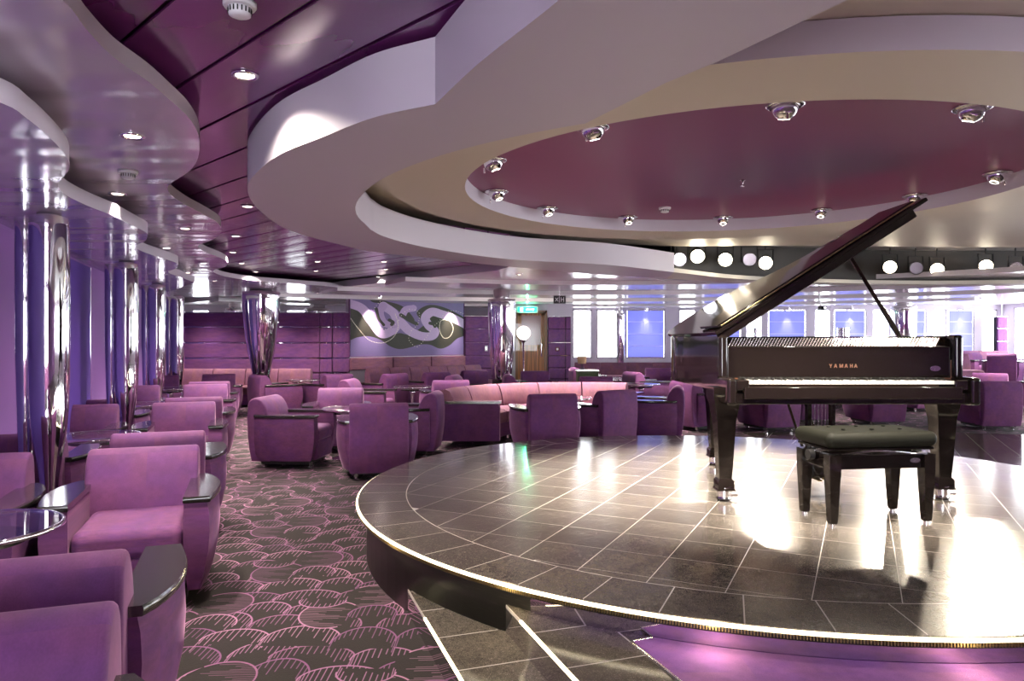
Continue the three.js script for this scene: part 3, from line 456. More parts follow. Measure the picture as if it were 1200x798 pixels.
function roundTable(X, Z, label, group, r = .31, y = 0) {
  const g = thing('round_table', label, 'table', X, y, Z, 0, group);
  mesh('glass_top', cyl(r, r, .012, 0, .548, 0, 48), M.tableGlass, g);
  mesh('rim', new THREE.TorusGeometry(r, .011, 10, 56).rotateX(Math.PI / 2).translate(0, .545, 0), M.chrome, g);
  mesh('under_shelf', cyl(r * .62, r * .62, .02, 0, .5, 0, 40), M.blackLacquer, g);
  mesh('stem', lathe([[.0, .02], [.03, .02], [.028, .1], [.024, .3], [.03, .44], [.06, .495], [0, .495]], 28), M.chrome, g);
  mesh('base', lathe([[0, 0], [.2, 0], [.205, .012], [.16, .024], [.04, .035], [0, .035]], 40), M.chrome, g);
  return g;
}
const away = DIR, toward = [-DIR[0], -DIR[1]], rowG = 'armchairs in the row by the columns';
armchair(-1.13, 1.5, ...toward, 'purple velvet armchair at the near end of the column row, turned from the rest', rowG);
armchair(-1.33, 1.93, ...away, 'purple velvet armchair with broad black armrest, back to back with the end chair', rowG);
armchair(-2.0, 3.93, ...toward, 'purple velvet armchair with open seat facing out, beside the aisle near the first table', rowG);
armchair(-2.25, 4.6, ...away, 'purple velvet armchair back to back with the open aisle chair by the first column', rowG);
armchair(-2.76, 3.66, ...toward, 'purple velvet armchair against the violet wall before the first column', rowG);
armchair(-3.1, 4.5, ...away, 'purple velvet armchair against the violet wall just behind the first column', rowG);
armchair(-3.09, 6.8, ...toward, 'purple velvet aisle armchair facing out by the second table', rowG);
armchair(-3.27, 7.42, ...away, 'purple velvet aisle armchair turned away level with the second column', rowG);
armchair(-3.87, 6.53, ...toward, 'purple velvet wall armchair facing out before the second column', rowG);
armchair(-4.06, 7.13, ...away, 'purple velvet wall armchair turned away behind the second column', rowG);
armchair(-4.08, 9.6, ...toward, 'purple velvet aisle armchair facing out by the third table', rowG);
armchair(-4.3, 10.25, ...away, 'purple velvet aisle armchair turned away level with the third column', rowG);
armchair(-4.86, 9.33, ...toward, 'purple velvet wall armchair facing out before the third column', rowG);
armchair(-5.08, 12.5, ...toward, 'purple velvet aisle armchair facing out by the fourth table', rowG);
armchair(-5.86, 12.05, ...toward, 'purple velvet wall armchair facing out before the fourth column', rowG);
roundTable(-2.13, 2.84, 'round glass table with chrome rim by the open aisle armchair', 'glass tables in the column row');
roundTable(-3.25, 5.63, 'round glass table with chrome rim between first and second columns', 'glass tables in the column row');
roundTable(-4.3, 8.43, 'round glass table with chrome rim between second and third columns', 'glass tables in the column row');
roundTable(-5.3, 11.16, 'round glass table with chrome rim between third and fourth columns', 'glass tables in the column row');
const midG = 'armchairs in the middle of the lounge';
armchair(-2.56, 7.55, 1, -.08, 'purple velvet armchair seen side-on across the aisle from the column row', midG);
armchair(-1.24, 6.72, -.22, .97, 'purple velvet armchair with its dark back turned, close to the stage edge', midG);
armchair(-2.1, 8.85, .12, -1, 'pink-lit velvet armchair facing the stage behind a small chrome table', midG);
armchair(-.9, 8.2, -1, .05, 'purple velvet armchair side-on beside the end of the curved sofa', midG);
roundTable(-1.76, 7.9, 'small chrome and glass table amid four armchairs near the stage', 'glass tables in the middle');
armchair(.44, 7.9, -.2, .98, 'purple velvet armchair with its back turned before the curved sofa', midG);
armchair(1.22, 8.5, -.55, .83, 'purple velvet armchair half turned from the stage before the sofa end', midG);
armchair(2.1, 9.2, -1, .25, 'purple velvet armchair side-on at the open end of the curved sofa', midG);
roundTable(.72, 9.35, 'round glass table inside the bend of the curved sofa', 'glass tables in the middle');
armchair(-4.3, 12.25, .75, .66, 'purple velvet armchair beside the wide free-standing chrome column', midG);
armchair(-3.02, 12.5, -.7, .7, 'dark-backed velvet armchair at the table by the wide chrome column', midG);
roundTable(-3.95, 13.6, 'round glass table before the padded panels', 'glass tables in the middle');
armchair(-2.45, 10.9, 1, -.1, 'lilac-lit velvet armchair side-on behind the pink-lit one', midG);
armchair(-2.08, 12.75, -.8, .6, 'rose velvet armchair half turned before the mural sofa', midG);
roundTable(-1.6, 11.6, 'round glass table before the mural sofa', 'glass tables in the middle');
armchair(-1.39, 13.3, -.6, .8, 'dark velvet armchair with turned back below the mural middle', midG);
armchair(-.74, 14.1, -.5, .85, 'dark velvet armchair with turned back below the mural end', midG);
armchair(-.98, 12.15, 1, -.2, 'light velvet armchair side-on near the round chrome column', midG);
armchair(-.90, 10.6, -.3, .95, 'velvet armchair with its back close behind the curved sofa', midG);
armchair(-.05, 12.35, 1, .1, 'violet velvet armchair at the foot of the round chrome column', midG);
armchair(.44, 13.8, .1, -1, 'rose velvet armchair facing out in front of the wooden door', midG);
armchair(1.36, 15.6, 1, .1, 'velvet armchair side-on by the flower stand', midG);
armchair(1.36, 11.7, -.1, 1, 'velvet armchair with its back low behind the sofa end', midG);
armchair(2.25, 13.4, .9, .3, 'dark velvet armchair side-on before the bright windows', midG);
armchair(3.1, 15.3, -.1, -1, 'rose velvet armchair facing out under the blue blind window', midG);
armchair(3.35, 12.0, -1, .1, 'velvet armchair with dark side near the piano tail', midG);
roundTable(2.05, 14.2, 'round glass table before the bright windows', 'glass tables in the middle');
roundTable(2.2, 12.3, 'round glass table between the armchairs behind the sofa end', 'glass tables in the middle');
const rightG = 'armchairs beyond the piano';
armchair(3.8, 10.2, -.25, .97, 'purple velvet armchair seen under the piano beyond the dance floor', rightG);
armchair(4.7, 11.2, -.2, .98, 'velvet armchair glimpsed behind the piano bench', rightG);
armchair(5.66, 10.9, -.1, 1, 'velvet armchair glimpsed beside the piano leg beyond the tiles', rightG);
armchair(2.5, 10.4, .9, .4, 'velvet armchair glimpsed behind the near piano leg', rightG);
armchair(7.0, 10.35, .06, 1, 'plum velvet armchair with turned back at the edge of the dance floor', rightG);
armchair(7.5, 13.1, -.4, .9, 'rose velvet armchair behind the plum one by the dance floor', rightG);
armchair(8.55, 12.9, .6, .8, 'rose velvet armchair with arched side by the far platform', rightG);
armchair(9.95, 12.9, -.5, .85, 'rose velvet armchair at the end of the group by the platform', rightG);

// curved sofa
{
  const cx = .95, cz = 8.65, a0 = 1.17, a1 = 3.02, g = thing('curved_sofa', 'long curved rose velvet sofa with seamed back around a glass table', 'sofa', cx, 0, cz);
  const sweep = (prof, b0, b1, n) => loft(Array.from({ length: n + 1 }, (_, i) => { const a = b0 + (b1 - b0) * i / n; return prof.map(([r, y]) => [r * Math.cos(a), y, -r * Math.sin(a)]); }));
  const backP = [[1.86, .1], [1.9, .35], [1.88, .62], [1.85, .675], [1.79, .69], [1.73, .66], [1.68, .55], [1.65, .42], [1.64, .1]].reverse(), seatP = [[1.68, .25], [1.68, .40], [1.2, .41], [1.15, .385], [1.14, .3], [1.16, .25]].reverse(), baseP = [[1.8, .08], [1.8, .25], [1.17, .25], [1.17, .08]].reverse();
  const N = 5; for (let k = 0; k < N; k++) { const b0 = a0 + (a1 - a0) * k / N + .006, b1 = a0 + (a1 - a0) * (k + 1) / N - .006; mesh('back_cushion', sweep(backP, b0, b1, 8), M.velvetRose, g); mesh('seat_cushion', sweep(seatP, b0, b1, 8), M.velvetRose, g); }
  mesh('base', sweep(baseP, a0, a1, 32), M.velvet, g);
  for (const [a, s] of [[a0, -1], [a1, 1]]) { const arm = mesh('arm', sweep([[1.84, .08], [1.84, .53], [1.12, .53], [1.1, .48], [1.1, .08]].reverse(), a, a + s * .11, 4), M.velvet, g); mesh('armrest', sweep([[1.86, .53], [1.86, .56], [1.08, .56], [1.08, .53]].reverse(), a - s * .008, a + s * .125, 4), M.blackLacquer, arm); }
  for (let k = 0; k < 5; k++) { const a = a0 + (a1 - a0) * (k + .2) / 4.4; mesh('foot', cyl(.028, .028, .08, 1.25 * Math.cos(a), .04, -1.25 * Math.sin(a), 12), M.chrome, g); mesh('foot', cyl(.028, .028, .08, 1.72 * Math.cos(a), .04, -1.72 * Math.sin(a), 12), M.chrome, g); }
}
// straight wall sofas in segments
function wallSofa(label, X0, Z0, X1, Z1, n, side, y = 0, group = null) {
  const L = Math.hypot(X1 - X0, Z1 - Z0), g = thing('wall_sofa', label, 'sofa', (X0 + X1) / 2, y, (Z0 + Z1) / 2, Math.atan2(Z1 - Z0, X1 - X0) + (side < 0 ? Math.PI : 0), group);
  const s = new THREE.Shape(); s.moveTo(0, .1); s.lineTo(0, .6); s.quadraticCurveTo(-.01, .72, -.1, .72); s.quadraticCurveTo(-.17, .7, -.2, .4); s.lineTo(-.2, .1); s.closePath();
  const w = L / n; for (let k = 0; k < n; k++) { const x = -L / 2 + w * (k + .5); mesh('back_cushion', new THREE.ExtrudeGeometry(s, { depth: w - .03, bevelEnabled: true, bevelSize: .01, bevelThickness: .01, bevelSegments: 2 }).translate(0, 0, -(w - .03) / 2).rotateY(Math.PI / 2).translate(x, 0, -.05), M.velvetRose, g); mesh('seat_cushion', rbox(w - .012, .16, .55, .04, x, .33, .32), M.velvetRose, g); }
  mesh('base', box(L, .2, .56, 0, .15, .28), M.velvet, g);
  return g;
}
// padded panels with chrome strips
function paddedWall(name, label, X0, Z0, X1, Z1, cols, rows, thick, mats) {
  const g = structGroup(name, label, 'wall'), L = Math.hypot(X1 - X0, Z1 - Z0); g.position.copy(V3((X0 + X1) / 2, 0, (Z0 + Z1) / 2)); g.rotation.y = Math.atan2(Z1 - Z0, X1 - X0);
  mesh('backing', box(L, rows.at(-1), thick, 0, rows.at(-1) / 2, -thick / 2 - .03), M.black, g);
  let x = -L / 2; const tot = cols.reduce((a, b) => a + b, 0);
  for (const c of cols) { const w = c / tot * L; for (let r = 0; r + 1 < rows.length; r++) mesh('padded_panel', rbox(w - .012, rows[r + 1] - rows[r] - .02, .07, .022, x + w / 2, (rows[r] + rows[r + 1]) / 2, 0), mats, g); x += w; }
  for (let r = 1; r + 1 < rows.length; r++) mesh('chrome_strip', box(L, .014, .01, 0, rows[r], .03), M.chrome, g);
  mesh('chrome_strip', box(L, .01, .03, 0, rows.at(-1) + .004, .0), M.chromeSoft, g);
  return g;
}
const ROWS = [.05, .35, .62, .92, 1.24, 1.57, 1.87];
paddedWall('wall_panelled', 'purple padded panel wall with chrome strips behind the column row', -6.8, 14.95, -3.72, 14.95, [1.35, 1.35, .25], ROWS, .1, M.panelVelvet);
paddedWall('wall_panelled', 'narrow padded panel return beside the mural', -3.72, 14.95, -3.36, 14.98, [1], ROWS, .1, M.panelVelvet);
wallSofa('rose velvet bench sofa against the purple padded panel wall', -6.6, 14.45, -4.0, 14.45, 4, 1);
{ // mural wall
  const A = [-3.35, 14.92], B = [-1.13, 17.28], L = Math.hypot(B[0] - A[0], B[1] - A[1]), g = structGroup('wall_mural', 'angled wall with a padded band below the mural', 'wall'); g.position.copy(V3((A[0] + B[0]) / 2, 0, (A[1] + B[1]) / 2)); g.rotation.y = Math.atan2(B[1] - A[1], B[0] - A[0]);
  mesh('wall_core', box(L, H + 1.0, .1, 0, (H + 1) / 2, -.1), M.wallLilac, g);
  for (let k = 0; k < 3; k++) mesh('padded_panel', rbox(L / 3 - .012, .26, .09, .025, -L / 2 + L / 3 * (k + .5), .80, 0), M.velvetRose, g);
  const mu = thing('mural', 'lilac mural of dark looping ribbons with strings of beads', 'mural', (A[0] + B[0]) / 2, 0, (A[1] + B[1]) / 2, g.rotation.y);
  mesh('mural_panel', box(L - .04, H + .9 - .96, .02, 0, (H + .9 + .96) / 2, -.03), M.mural, mu);
  mesh('frame', merge([box(L, .012, .03, 0, .955, -.03), box(.012, H + .9 - .96, .03, -L / 2, (H + .9 + .96) / 2, -.03), box(.012, H + .9 - .96, .03, L / 2, (H + .9 + .96) / 2, -.03)]), M.panelVelvet, mu);
  for (let k = 0; k < 4; k++) { const x = -L / 2 + L * (.16 + .235 * k), p = new THREE.Vector3(x, H + .90, .32).applyAxisAngle(new THREE.Vector3(0, 1, 0), g.rotation.y).add(g.position), q = new THREE.Vector3(x, H + .3, -.02).applyAxisAngle(new THREE.Vector3(0, 1, 0), g.rotation.y).add(g.position);
    const s = new THREE.Group(); s.name = numbered('picture_spotlight'); scene.add(s); s.position.copy(p); tag(s, 'small bright spotlight on the ceiling over the mural', 'spotlight', 'spotlights over the mural');
    mesh('can', cyl(.035, .04, .05, 0, .02, 0, 16), M.chromeSoft, s); mesh('lens', cyl(.028, .028, .006, 0, -.008, 0, 16), M.bulb, s); spot(s, new THREE.Vector3(0, -.02, 0), q.sub(p), HALOGEN, 16, .5, 1); }
  wallSofa('long rose velvet sofa under the mural', A[0] + .4, A[1] - .35, B[0] + .35, B[1] - .5, 6, 1);
  paddedWall('wall_panelled', 'padded panels between the mural and the round chrome column', B[0], B[1], -.25, 17.5, [1.3, .5], ROWS, .1, M.panelVelvet);
}
wallSofa('rose velvet bench sofa under the bright far windows', 1.6, 18.5, 4.9, 18.5, 5, 1);
// door wall
{
  const Z = 17.6, g = structGroup('wall_door', 'pale wall around the wooden lounge door', 'wall'), at = px => (px - 600) / F * Z;
  mesh('wall_pier', box(at(604) + .25, H + .95, .1).translate((at(604) - .25) / 2, (H + .95) / 2, -Z - .06), M.wallLilac, g);
  mesh('wall_pier', box(at(641) - at(604), H + .95 - 2.02, .1).translate((at(604) + at(641)) / 2, (H + .95 + 2.02) / 2, -Z - .06), M.wallLilac, g);
  mesh('wall_pier', box(.62, H + .95, .1).translate(at(641) + .31, (H + .95) / 2, -Z - .1), M.wallLilac, g);
  const d = structGroup('door_1', 'wooden door with glazed upper half', 'door'); d.position.copy(V3((at(604) + at(641)) / 2, 0, Z));
  const W = at(641) - at(604); mesh('door_frame', merge([box(.06, 2.02, .14, -W / 2 + .03, 1.01), box(.06, 2.02, .14, W / 2 - .03, 1.01), box(W, .06, .14, 0, 1.99)]), M.woodDark, d);
  const leaf = mesh('door_leaf', merge([box(W - .12, 1.18, .05, 0, .59, -.03), box(.09, .8, .05, -W / 2 + .105, 1.57, -.03), box(.09, .8, .05, W / 2 - .105, 1.57, -.03), box(W - .12, .06, .05, 0, 1.93, -.03)]), M.wood, d);
  mesh('pane', box(W - .3, .74, .012, 0, 1.55, -.03), std(rgb(.25, .12, .13), .1), leaf); mesh('handle', cyl(.012, .012, .3, W / 2 - .14, 1.05, .03, 10), M.chrome, leaf);
  paddedWall('wall_panelled', 'padded panel pier between the wooden door and the windows', at(642), Z, at(669), Z, [1.25, .4], ROWS, .1, M.panelVelvet);
  const b = thing('alarm_button', 'small red alarm call point on the padded pier beside the door', 'alarm', at(653), 1.08, Z - .04); mesh('case', rbox(.1, .1, .03, .008), M.red, b); mesh('face', box(.05, .05, .004, 0, 0, .017), M.whitePlastic, b);
  const pier = thing('wall_socket', 'small white switch plate on the panels beside the chrome column', 'switch', -.62, 1.1, 17.35); mesh('plate', rbox(.07, .13, .02, .006), M.whitePlastic, pier); mesh('rocker', box(.03, .05, .01, 0, 0, .012), M.chromeSoft, pier);
  // exit signs
  const e = thing('exit_sign', 'green illuminated exit sign hung above the wooden door', 'sign', at(620) - .06, H + .73, Z - .6); mesh('box', rbox(.5, .15, .05, .008), M.whitePlastic, e); mesh('face', box(.46, .12, .004, 0, 0, .026), M.exitGreen, e);
  mesh('pictogram', merge([box(.07, .09, .003, -.13, 0, .029), box(.14, .03, .003, .05, 0, .029), new THREE.CylinderGeometry(.04, .04, .003, 3).rotateX(Math.PI / 2).translate(.14, 0, .029)]), M.signWhite, e); mesh('bracket', cyl(.006, .006, .2, 0, .17, 0, 8), M.chromeSoft, e);
  const gl = new THREE.PointLight(new THREE.Color(.1, 1, .5), 1.2, 0, 2); gl.position.set(0, .0, .12); gl.castShadow = true; gl.name = 'sign_glow'; e.add(gl);
  const s = thing('direction_sign', 'black square sign with white symbols hung beside the exit sign', 'sign', .825, H + .71, 12.5); s.scale.setScalar(.78); mesh('board', rbox(.27, .17, .02, .004), M.black, s);
  mesh('symbols', merge([box(.012, .1, .003).rotateZ(.7).translate(-.065, 0, .011), box(.012, .1, .003).rotateZ(-.7).translate(-.065, 0, .011), box(.012, .1, .003, .035, 0, .011), box(.012, .1, .003, .09, 0, .011), box(.055, .012, .003, .062, 0, .011), box(.008, .14, .003, -.008, 0, .011)]), M.whitePlastic, s); mesh('bracket', cyl(.005, .005, .2, 0, .18, 0, 8), M.chromeSoft, s);
}
// globe lamp on its cabinet
{
  const Z = 15.2, X = (613.5 - 600) / F * Z, g = thing('globe_lamp', 'round white globe lamp on a chrome stand before the wooden door', 'lamp', X, 0, Z);
  mesh('globe', new THREE.SphereGeometry(.145, 32, 24).translate(0, H + .16, 0), M.globe, g); mesh('stand', lathe([[0, 0], [.13, 0], [.13, .02], [.02, .05], [.016, .6], [.02, H - .06], [.07, H], [.06, H + .03], [0, H + .03]], 28), M.chrome, g);
  const l = new THREE.PointLight(new THREE.Color(1, .93, .82), 3, 0, 2); l.position.set(0, H + .16, 0); l.castShadow = true; l.shadow.radius = 6; l.name = 'globe_light'; g.add(l);
}
// platform beyond the dance floor, with its sofas and panelling
{
  struct('floor_platform', slab([[4.6, 14.2], [13, 14.2], [13, 19.1], [4.6, 19.1]], .0, .3), M.carpet, 'raised carpeted platform under the far windows', 'floor');
  wallSofa('rose velvet sofa along the front of the raised platform', 5.6, 14.6, 9.2, 14.6, 5, 1, .3);
  wallSofa('rose velvet sofa on the platform under the far windows', 7.4, 18.4, 12.6, 18.4, 7, 1, .3);
  for (const [X, Z, dx, dz, l] of [[9.5, 15.5, -.6, .8, 'rose velvet armchair on the platform before the panelled pier'], [10.6, 15.6, .6, .8, 'rose velvet armchair on the platform with its arched back turned'], [11.8, 15.4, -.2, 1, 'rose velvet armchair on the platform before the second mural'], [7.5, 16.2, .4, .9, 'rose velvet armchair on the platform behind the front sofa'], [10.9, 17.2, .1, -1, 'rose velvet armchair facing out on the platform']]) armchair(X, Z, dx, dz, l, 'armchairs on the platform', .3);
  roundTable(10.1, 16.6, 'round glass table on the raised platform', 'glass tables on the platform', .31, .3);
  const at = px => (px - 600) / F * 18.6;
  paddedWall('wall_panelled', 'padded panel pier beside the second mural', at(1168), 18.6, at(1180), 18.6, [1], [.35, .65, .95, 1.27, 1.6, 1.9], .1, M.panelVelvet);
  const mu = thing('mural', 'second mural with pale ribbons beyond the platform', 'mural', 13.2 / 2 + at(1181) / 2 + .1, 0, 19.1, 0); mesh('mural_panel', box(12.95 - at(1181) - .1, 1.05, .04, 0, H + .32, 0), M.mural, mu);
}
// flower stand and low cabinet by the windows
{
  const Z = 15.0, g = thing('low_cabinet', 'dark green low cabinet with pale top before the bright windows', 'cabinet', (688 - 600) / F * Z, 0, Z); mesh('body', rbox(.42, .64, .4, .01, 0, .33, 0), M.greenDark, g); mesh('top', rbox(.46, .025, .44, .006, 0, .665, 0), M.whitePlastic, g);
  const b = thing('wicker_pot', 'small wicker pot on a glass foot on the low cabinet', 'pot', (682 - 600) / F * Z, .678, Z); mesh('pot', lathe([[0, .13], [.085, .13], [.105, .28], [.097, .28], [.08, .15], [0, .15]], 28), M.basket, b); mesh('foot', lathe([[0, 0], [.06, 0], [.05, .02], [.02, .06], [.03, .13], [0, .13]], 24), M.tableGlass, b);
}
// ================================================================ COLUMNS
function trumpet(X, Z, top, rTop, rBot, label, opts = {}) {
  const g = thing('chrome_column', label, 'column', X, 0, Z, 0, opts.group); g.userData.kind = 'thing';
  const y0 = opts.base ?? .1, P = []; if (opts.tulip) for (const [r, y] of [[.045, y0], [.047, .3], [.052, .45], [.07, .58], [.092, .72], [.104, .88], [.11, 1.1], [.112, 1.5], [.108, top - .06], [.1, top]]) P.push([r, y]); else for (let k = 0; k <= 24; k++) { const t = k / 24; P.push([rBot + (rTop - rBot) * Math.pow(Math.sin(t * Math.PI / 2), opts.pow ?? .9), y0 + (top - y0) * t]); } P.push([rTop * .9, top], [0, top]);
  mesh('shaft', lathe([[0, y0], ...P], 48), M.chrome, g);
  mesh('base', lathe([[0, 0], [rBot * 1.25, 0], [rBot * 1.25, .05], [rBot * 1.02, y0 - .01], [rBot * 1.02, y0], [0, y0]], 36), M.black, g);
  mesh('collar', lathe([[rTop * .6, top - .01], [rTop * .6, (opts.ceil ?? top + .02)], [0, (opts.ceil ?? top + .02)]], 32), M.chromeSoft, g);
  if (opts.twin) { const [ox, oz] = opts.twin; const r = rTop * .55; mesh('companion_tube', lathe([[0, y0], [r * .55, y0], [r * .7, .6], [r, 1.3], [r, top + .0], [0, top]], 32).translate(ox, 0, -oz), M.chrome, g); }
  return g;
}
const colTop = H + .765;
[[-2.80, 4.36, 'first'], [-3.745, 7.0, 'second'], [-4.80, 9.75, 'third'], [-5.70, 12.3, 'fourth']].forEach(([X, Z, n], i) => trumpet(X, Z, colTop - .02, .108, .045, `${n} tapering chrome column along the violet wall`, { twin: [-.16, .03], ceil: colTop + .006, group: 'chrome columns by the window row', tulip: true }));
trumpet((306 - 600) / F * 13.1, 13.1, H + .88, .335, .15, 'wide free-standing chrome column with black foot before the padded panels', { base: .62, ceil: H + .925, pow: 1 });
trumpet((588 - 600) / F * 12.9, 12.9, H + .74, .25, .17, 'round chrome column with stepped collar near the wooden door', { base: .55, ceil: H + .952 });
trumpet((1059 - 600) / F * 16.4, 16.4, H + .78, .27, .18, 'far chrome column on the platform behind the piano', { base: .55, ceil: H + .952 });
trumpet((727 - 600) / F * 18.9, 18.9, H + .72, .13, .08, 'slim chrome column between the bright far windows', { ceil: H + .952 });
trumpet((372 - 600) / F * 17.5, 17.5, H + .78, .3, .2, 'chrome column glimpsed above the padded panels', { ceil: H + .952 });
trumpet((276 - 600) / F * 17.5, 17.5, H + .78, .25, .2, 'second chrome column glimpsed above the padded panels', { ceil: H + .952 });

// ================================================================ LAMPS AND CEILING FITTINGS
const lampGeo = { ring: lathe([[.036, .004], [.05, .0], [.054, -.006], [.046, -.012], [.036, -.008], [.036, .004]], 28), lens: cyl(.033, .036, .008, 0, -.004, 0, 20) };
function downlight(px, py, rel, label, group, cd, cone = .8) {
  const [X, Z] = U(px, py, rel), g = thing('downlight', label, 'downlight', X, H + rel, Z, 0, group);
  mesh('bezel', lampGeo.ring, M.chrome, g); mesh('lamp_lens', lampGeo.lens, M.bulb, g); spot(g, new THREE.Vector3(0, -.014, 0), new THREE.Vector3(0, -2, 0), HALOGEN, cd, cone, 1.2, .9); return g;
}
for (const [x, y] of [[287, 87], [290, 241], [276, 276], [273, 295], [283, 308], [362, 295], [372, 306], [370, 317], [450, 306], [452, 315], [443, 324], [300, 318]]) downlight(x, y, 1.05, 'small round halogen downlight in the purple plank ceiling', 'downlights in the purple planks', DOWN, 1.2);
for (const [x, y] of [[155, 158], [138, 226], [217, 267], [195, 290], [238, 308], [220, 319], [251, 329]]) downlight(x, y, .92, 'small round halogen downlight in the scalloped lilac sheet', 'downlights in the lilac sheet', DOWN);
for (const [X, Z] of [[-5.6, 16.6], [-7.2, 17.4], [-3.6, 17.9], [-2.2, 13.2], [.1, 10.3], [1.6, 10.2], [-.7, 11.4], [.9, 12.2], [2.6, 12.8], [4.6, 12.2], [6.6, 12.4], [8.6, 12.2], [1.6, 15.2], [3.8, 16], [6, 16.2], [8.2, 16.4], [10.4, 16], [5.0, 14], [-4.4, 16.9]]) { const p = thing('downlight', 'small round halogen downlight in the off-white far ceiling', 'downlight', X, H + .95, Z, 0, 'downlights in the far ceiling'); mesh('bezel', lampGeo.ring, M.chrome, p); mesh('lamp_lens', lampGeo.lens, M.bulb, p); spot(p, new THREE.Vector3(0, -.014, 0), new THREE.Vector3(0, -2, 0), HALOGEN, DOWN_FAR, .8, 1.2, .8); }  // several of these are added to brighten the middle seating and far-left wall
for (const [X, Z] of [[-6.2, 13.95], [-4.9, 13.95], [-3.75, 13.9]]) { const p = thing('downlight', 'added round downlight that brightens the padded panel wall', 'downlight', X, H + .92, Z, 0, 'added downlights before the padded panels'); mesh('bezel', lampGeo.ring, M.chrome, p); mesh('lamp_lens', lampGeo.lens, M.bulb, p); spot(p, new THREE.Vector3(0, -.014, 0), new THREE.Vector3(0, -2, -.5), HALOGEN, 20, .85, 1.2, .8); }  // lamps added only to lift the dark padded panels
// dome spotlights: half-sunk chrome eyeballs
for (const [x, y] of [[577, 190], [571, 227], [632, 247], [730, 258], [846, 260], [973, 252], [1100, 234], [1193, 205], [694, 152], [920, 126], [1140, 129]]) {
  let [X, Z] = U(x, y, 1.09); const r = Math.hypot(X - CX, Z - CZ); if (r > 1.7) { X = CX + (X - CX) * 1.7 / r; Z = CZ + (Z - CZ) * 1.7 / r; }
  const g = thing('eyeball_spotlight', 'chrome eyeball spotlight around the edge of the magenta dome', 'spotlight', X, H + 1.105, Z, 0, 'eyeball spotlights in the dome');
  mesh('bezel', lathe([[.055, .0], [.085, 0], [.088, -.008], [.075, -.014], [.055, -.01], [.055, 0]], 36), M.chromeSoft, g);
  const dx = CX - X, dz = CZ - Z, l = Math.hypot(dx, dz), ux = dx / l, uz = -dz / l;
  const ball = mesh('eyeball', new THREE.SphereGeometry(.06, 28, 20).translate(0, -.012, 0), M.chrome, g);
  const lens = mesh('lamp_lens', cyl(.026, .026, .02, 0, -.058, 0, 20), M.bulb, ball); const q = new THREE.Quaternion().setFromUnitVectors(new THREE.Vector3(0, -1, 0), new THREE.Vector3(ux * .35, -1, uz * .35).normalize()); ball.quaternion.copy(q);
  mesh('tilt_knob', cyl(.005, .005, .03, -ux * .05, -.07, -uz * .05, 8), M.chrome, g);
  spot(g, new THREE.Vector3(ux * .03, -.09, uz * .03), new THREE.Vector3(ux * .75, -2, uz * .75), HALOGEN, DOME_SPOT, .55, 1.2, .7);
}
// stage lanterns in the black trough
for (const [x, y, Z, on, cd, ax, az] of [[817, 299, 8.85, 1, STAGE_SPOT * .5, 1.6, 4.4], [850, 303, 9.1, 1, STAGE_SPOT, 1.4, 4.6], [897, 307, 9.4, 1, STAGE_SPOT * .7, 1.7, 4.2], [1043, 312, 9.9, 1, STAGE_SPOT, 2.2, 4.4], [1098, 315, 9.95, 1, STAGE_SPOT, 2.8, 4.0], [1155, 311, 9.95, 1, STAGE_SPOT_SIDE, 3.1, 3.7], [796, 304, 8.75, 0], [878, 304, 9.2, 0], [1073, 314, 9.9, 0], [1190, 314, 9.9, 0]]) {
  const X = (x - 600) / F * Z, rel = (399 - y) / F * Z, g = thing('stage_lantern', on ? 'lit round stage lantern in the black trough behind the canopy' : 'unlit round stage lantern in the black trough behind the canopy', 'stage light', X, H + rel, Z, 0, on ? 'lit stage lanterns' : 'unlit stage lanterns');
  const aim = on ? new THREE.Vector3(ax - X, STAGE - H - rel, -(az - Z)) : new THREE.Vector3(-.5 * X, -1, Z * .8), q = new THREE.Quaternion().setFromUnitVectors(new THREE.Vector3(0, 0, 1), aim.clone().normalize());
  const can = mesh('can', lathe([[0, -.16], [.05, -.16], [.075, -.1], [.085, 0], [.09, .06], [.086, .06], [.084, 0], [0, -.02]], 28).rotateX(Math.PI / 2), M.darkMetal, g); can.quaternion.copy(q);
  mesh('lens', cyl(.08, .08, .012, 0, 0, 0, 28).rotateX(Math.PI / 2).translate(0, 0, .045), on ? M.stageBulb : M.chromeSoft, can);
  mesh('yoke', merge([box(.008, .2, .025, -.1, .06, 0), box(.008, .2, .025, .1, .06, 0), box(.208, .008, .025, 0, .16, 0)]), M.black, g); mesh('hanger', cyl(.008, .008, Math.max(.05, 1.27 - rel - .16), 0, .16 + (1.27 - rel - .16) / 2, 0, 8), M.black, g);
  if (on) spot(g, aim.clone().normalize().multiplyScalar(.075), aim, WARM, cd, .3, 3, .5);
}
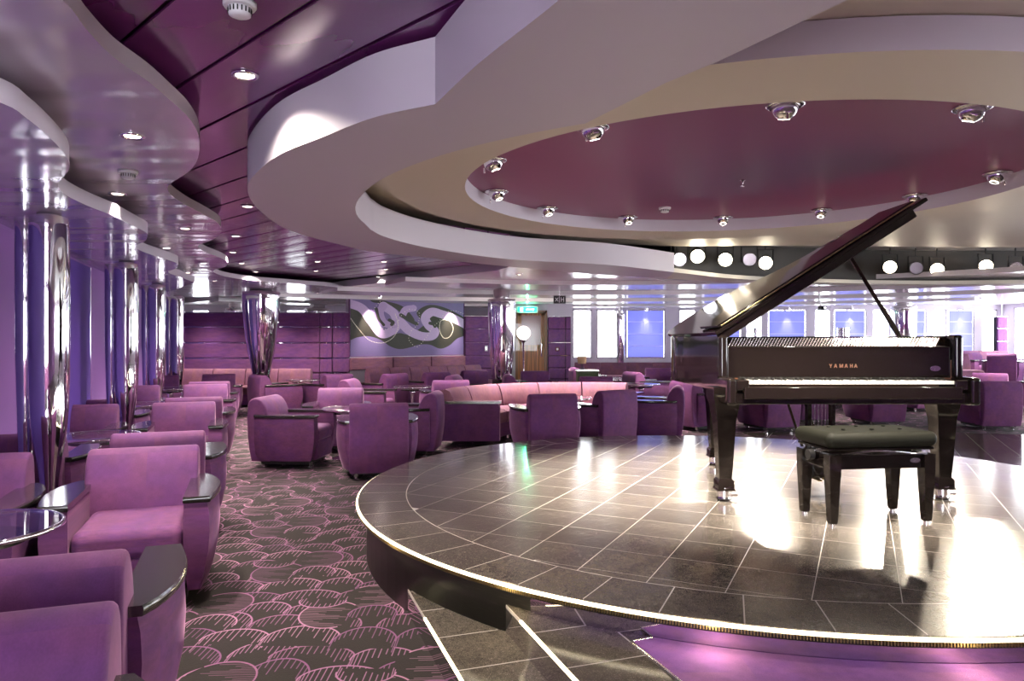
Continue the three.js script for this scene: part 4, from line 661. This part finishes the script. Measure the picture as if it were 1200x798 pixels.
// smoke detectors, sprinkler, camera
for (const [x, y, rel, l] of [[281, 3, 1.05, 'white round smoke detector on the purple planks'], [150, 200, .92, 'white round smoke detector on the lilac sheet near the aisle'], [229, 314, .92, 'white round smoke detector on the lilac sheet farther along the row'], [779, 243, 1.105, 'white round smoke detector inside the magenta dome']]) { const [X, Z] = U(x, y, rel), g = thing('smoke_detector', l, 'detector', X, H + rel, Z); mesh('base', lathe([[0, 0], [.05, 0], [.05, -.012], [.046, -.018], [0, -.018]], 32), M.whitePlastic, g); mesh('sensor', lathe([[0, -.018], [.036, -.018], [.033, -.04], [.02, -.046], [0, -.046]], 32), M.whitePlastic, g); const s = []; for (let k = 0; k < 18; k++) s.push(box(.002, .016, .004).translate(.0355, -.028, 0).rotateY(k / 18 * 6.2832)); mesh('vents', merge(s), M.black, g).userData.kind = 'stuff'; }
{ const [X, Z] = U(870, 211, 1.105), g = thing('sprinkler', 'small chrome sprinkler head in the magenta dome', 'sprinkler', X, H + 1.105, Z); mesh('body', lathe([[0, 0], [.018, 0], [.018, -.004], [.007, -.008], [.006, -.03], [0, -.03]], 16), M.chrome, g); mesh('deflector', lathe([[0, -.04], [.016, -.04], [.016, -.043], [0, -.043]], 16), M.chrome, g); mesh('arms', merge([box(.003, .014, .003, .006, -.034), box(.003, .014, .003, -.006, -.034)]), M.chrome, g); }
{ const Z = 13, X = (960 - 600) / F * Z, g = thing('ceiling_camera', 'small black camera on a white ceiling arm beyond the piano', 'camera', X, H + .885, Z); mesh('bracket', merge([cyl(.05, .05, .02, 0, -.01, 0, 16), cyl(.016, .016, .22, 0, -.12, 0, 10), cyl(.03, .03, .05, 0, -.2, 0, 12)]), M.whitePlastic, g); mesh('camera_body', rbox(.1, .07, .16, .015, .05, -.3, .02), M.black, g); mesh('lens', cyl(.025, .025, .03, 0, 0, 0, 14).rotateX(Math.PI / 2).translate(.05, -.3, .11), M.chromeSoft, g); mesh('knuckle', rbox(.03, .09, .03, .008, .02, -.25, 0), M.whitePlastic, g); }
for (const [px, w, l] of [[886, .11, 'narrow cylindrical metal table lamp behind the piano'], [988, .26, 'wide cylindrical metal table lamp behind the piano']]) { const Z = 15.6, X = (px - 600) / F * Z, g = thing('table_lamp', l, 'lamp', X, .3, Z); mesh('shade', lathe([[w / 2, .84], [w / 2, 1.27], [w / 2 - .01, 1.27], [w / 2 - .01, .84], [w / 2, .84]], 32), M.chromeSoft, g); mesh('stem', cyl(.02, .02, .82, 0, .43, 0, 12), M.chrome, g); mesh('base', lathe([[0, 0], [.14, 0], [.14, .02], [.03, .04], [0, .04]], 28), M.black, g); }

renderer.render(scene, camera);
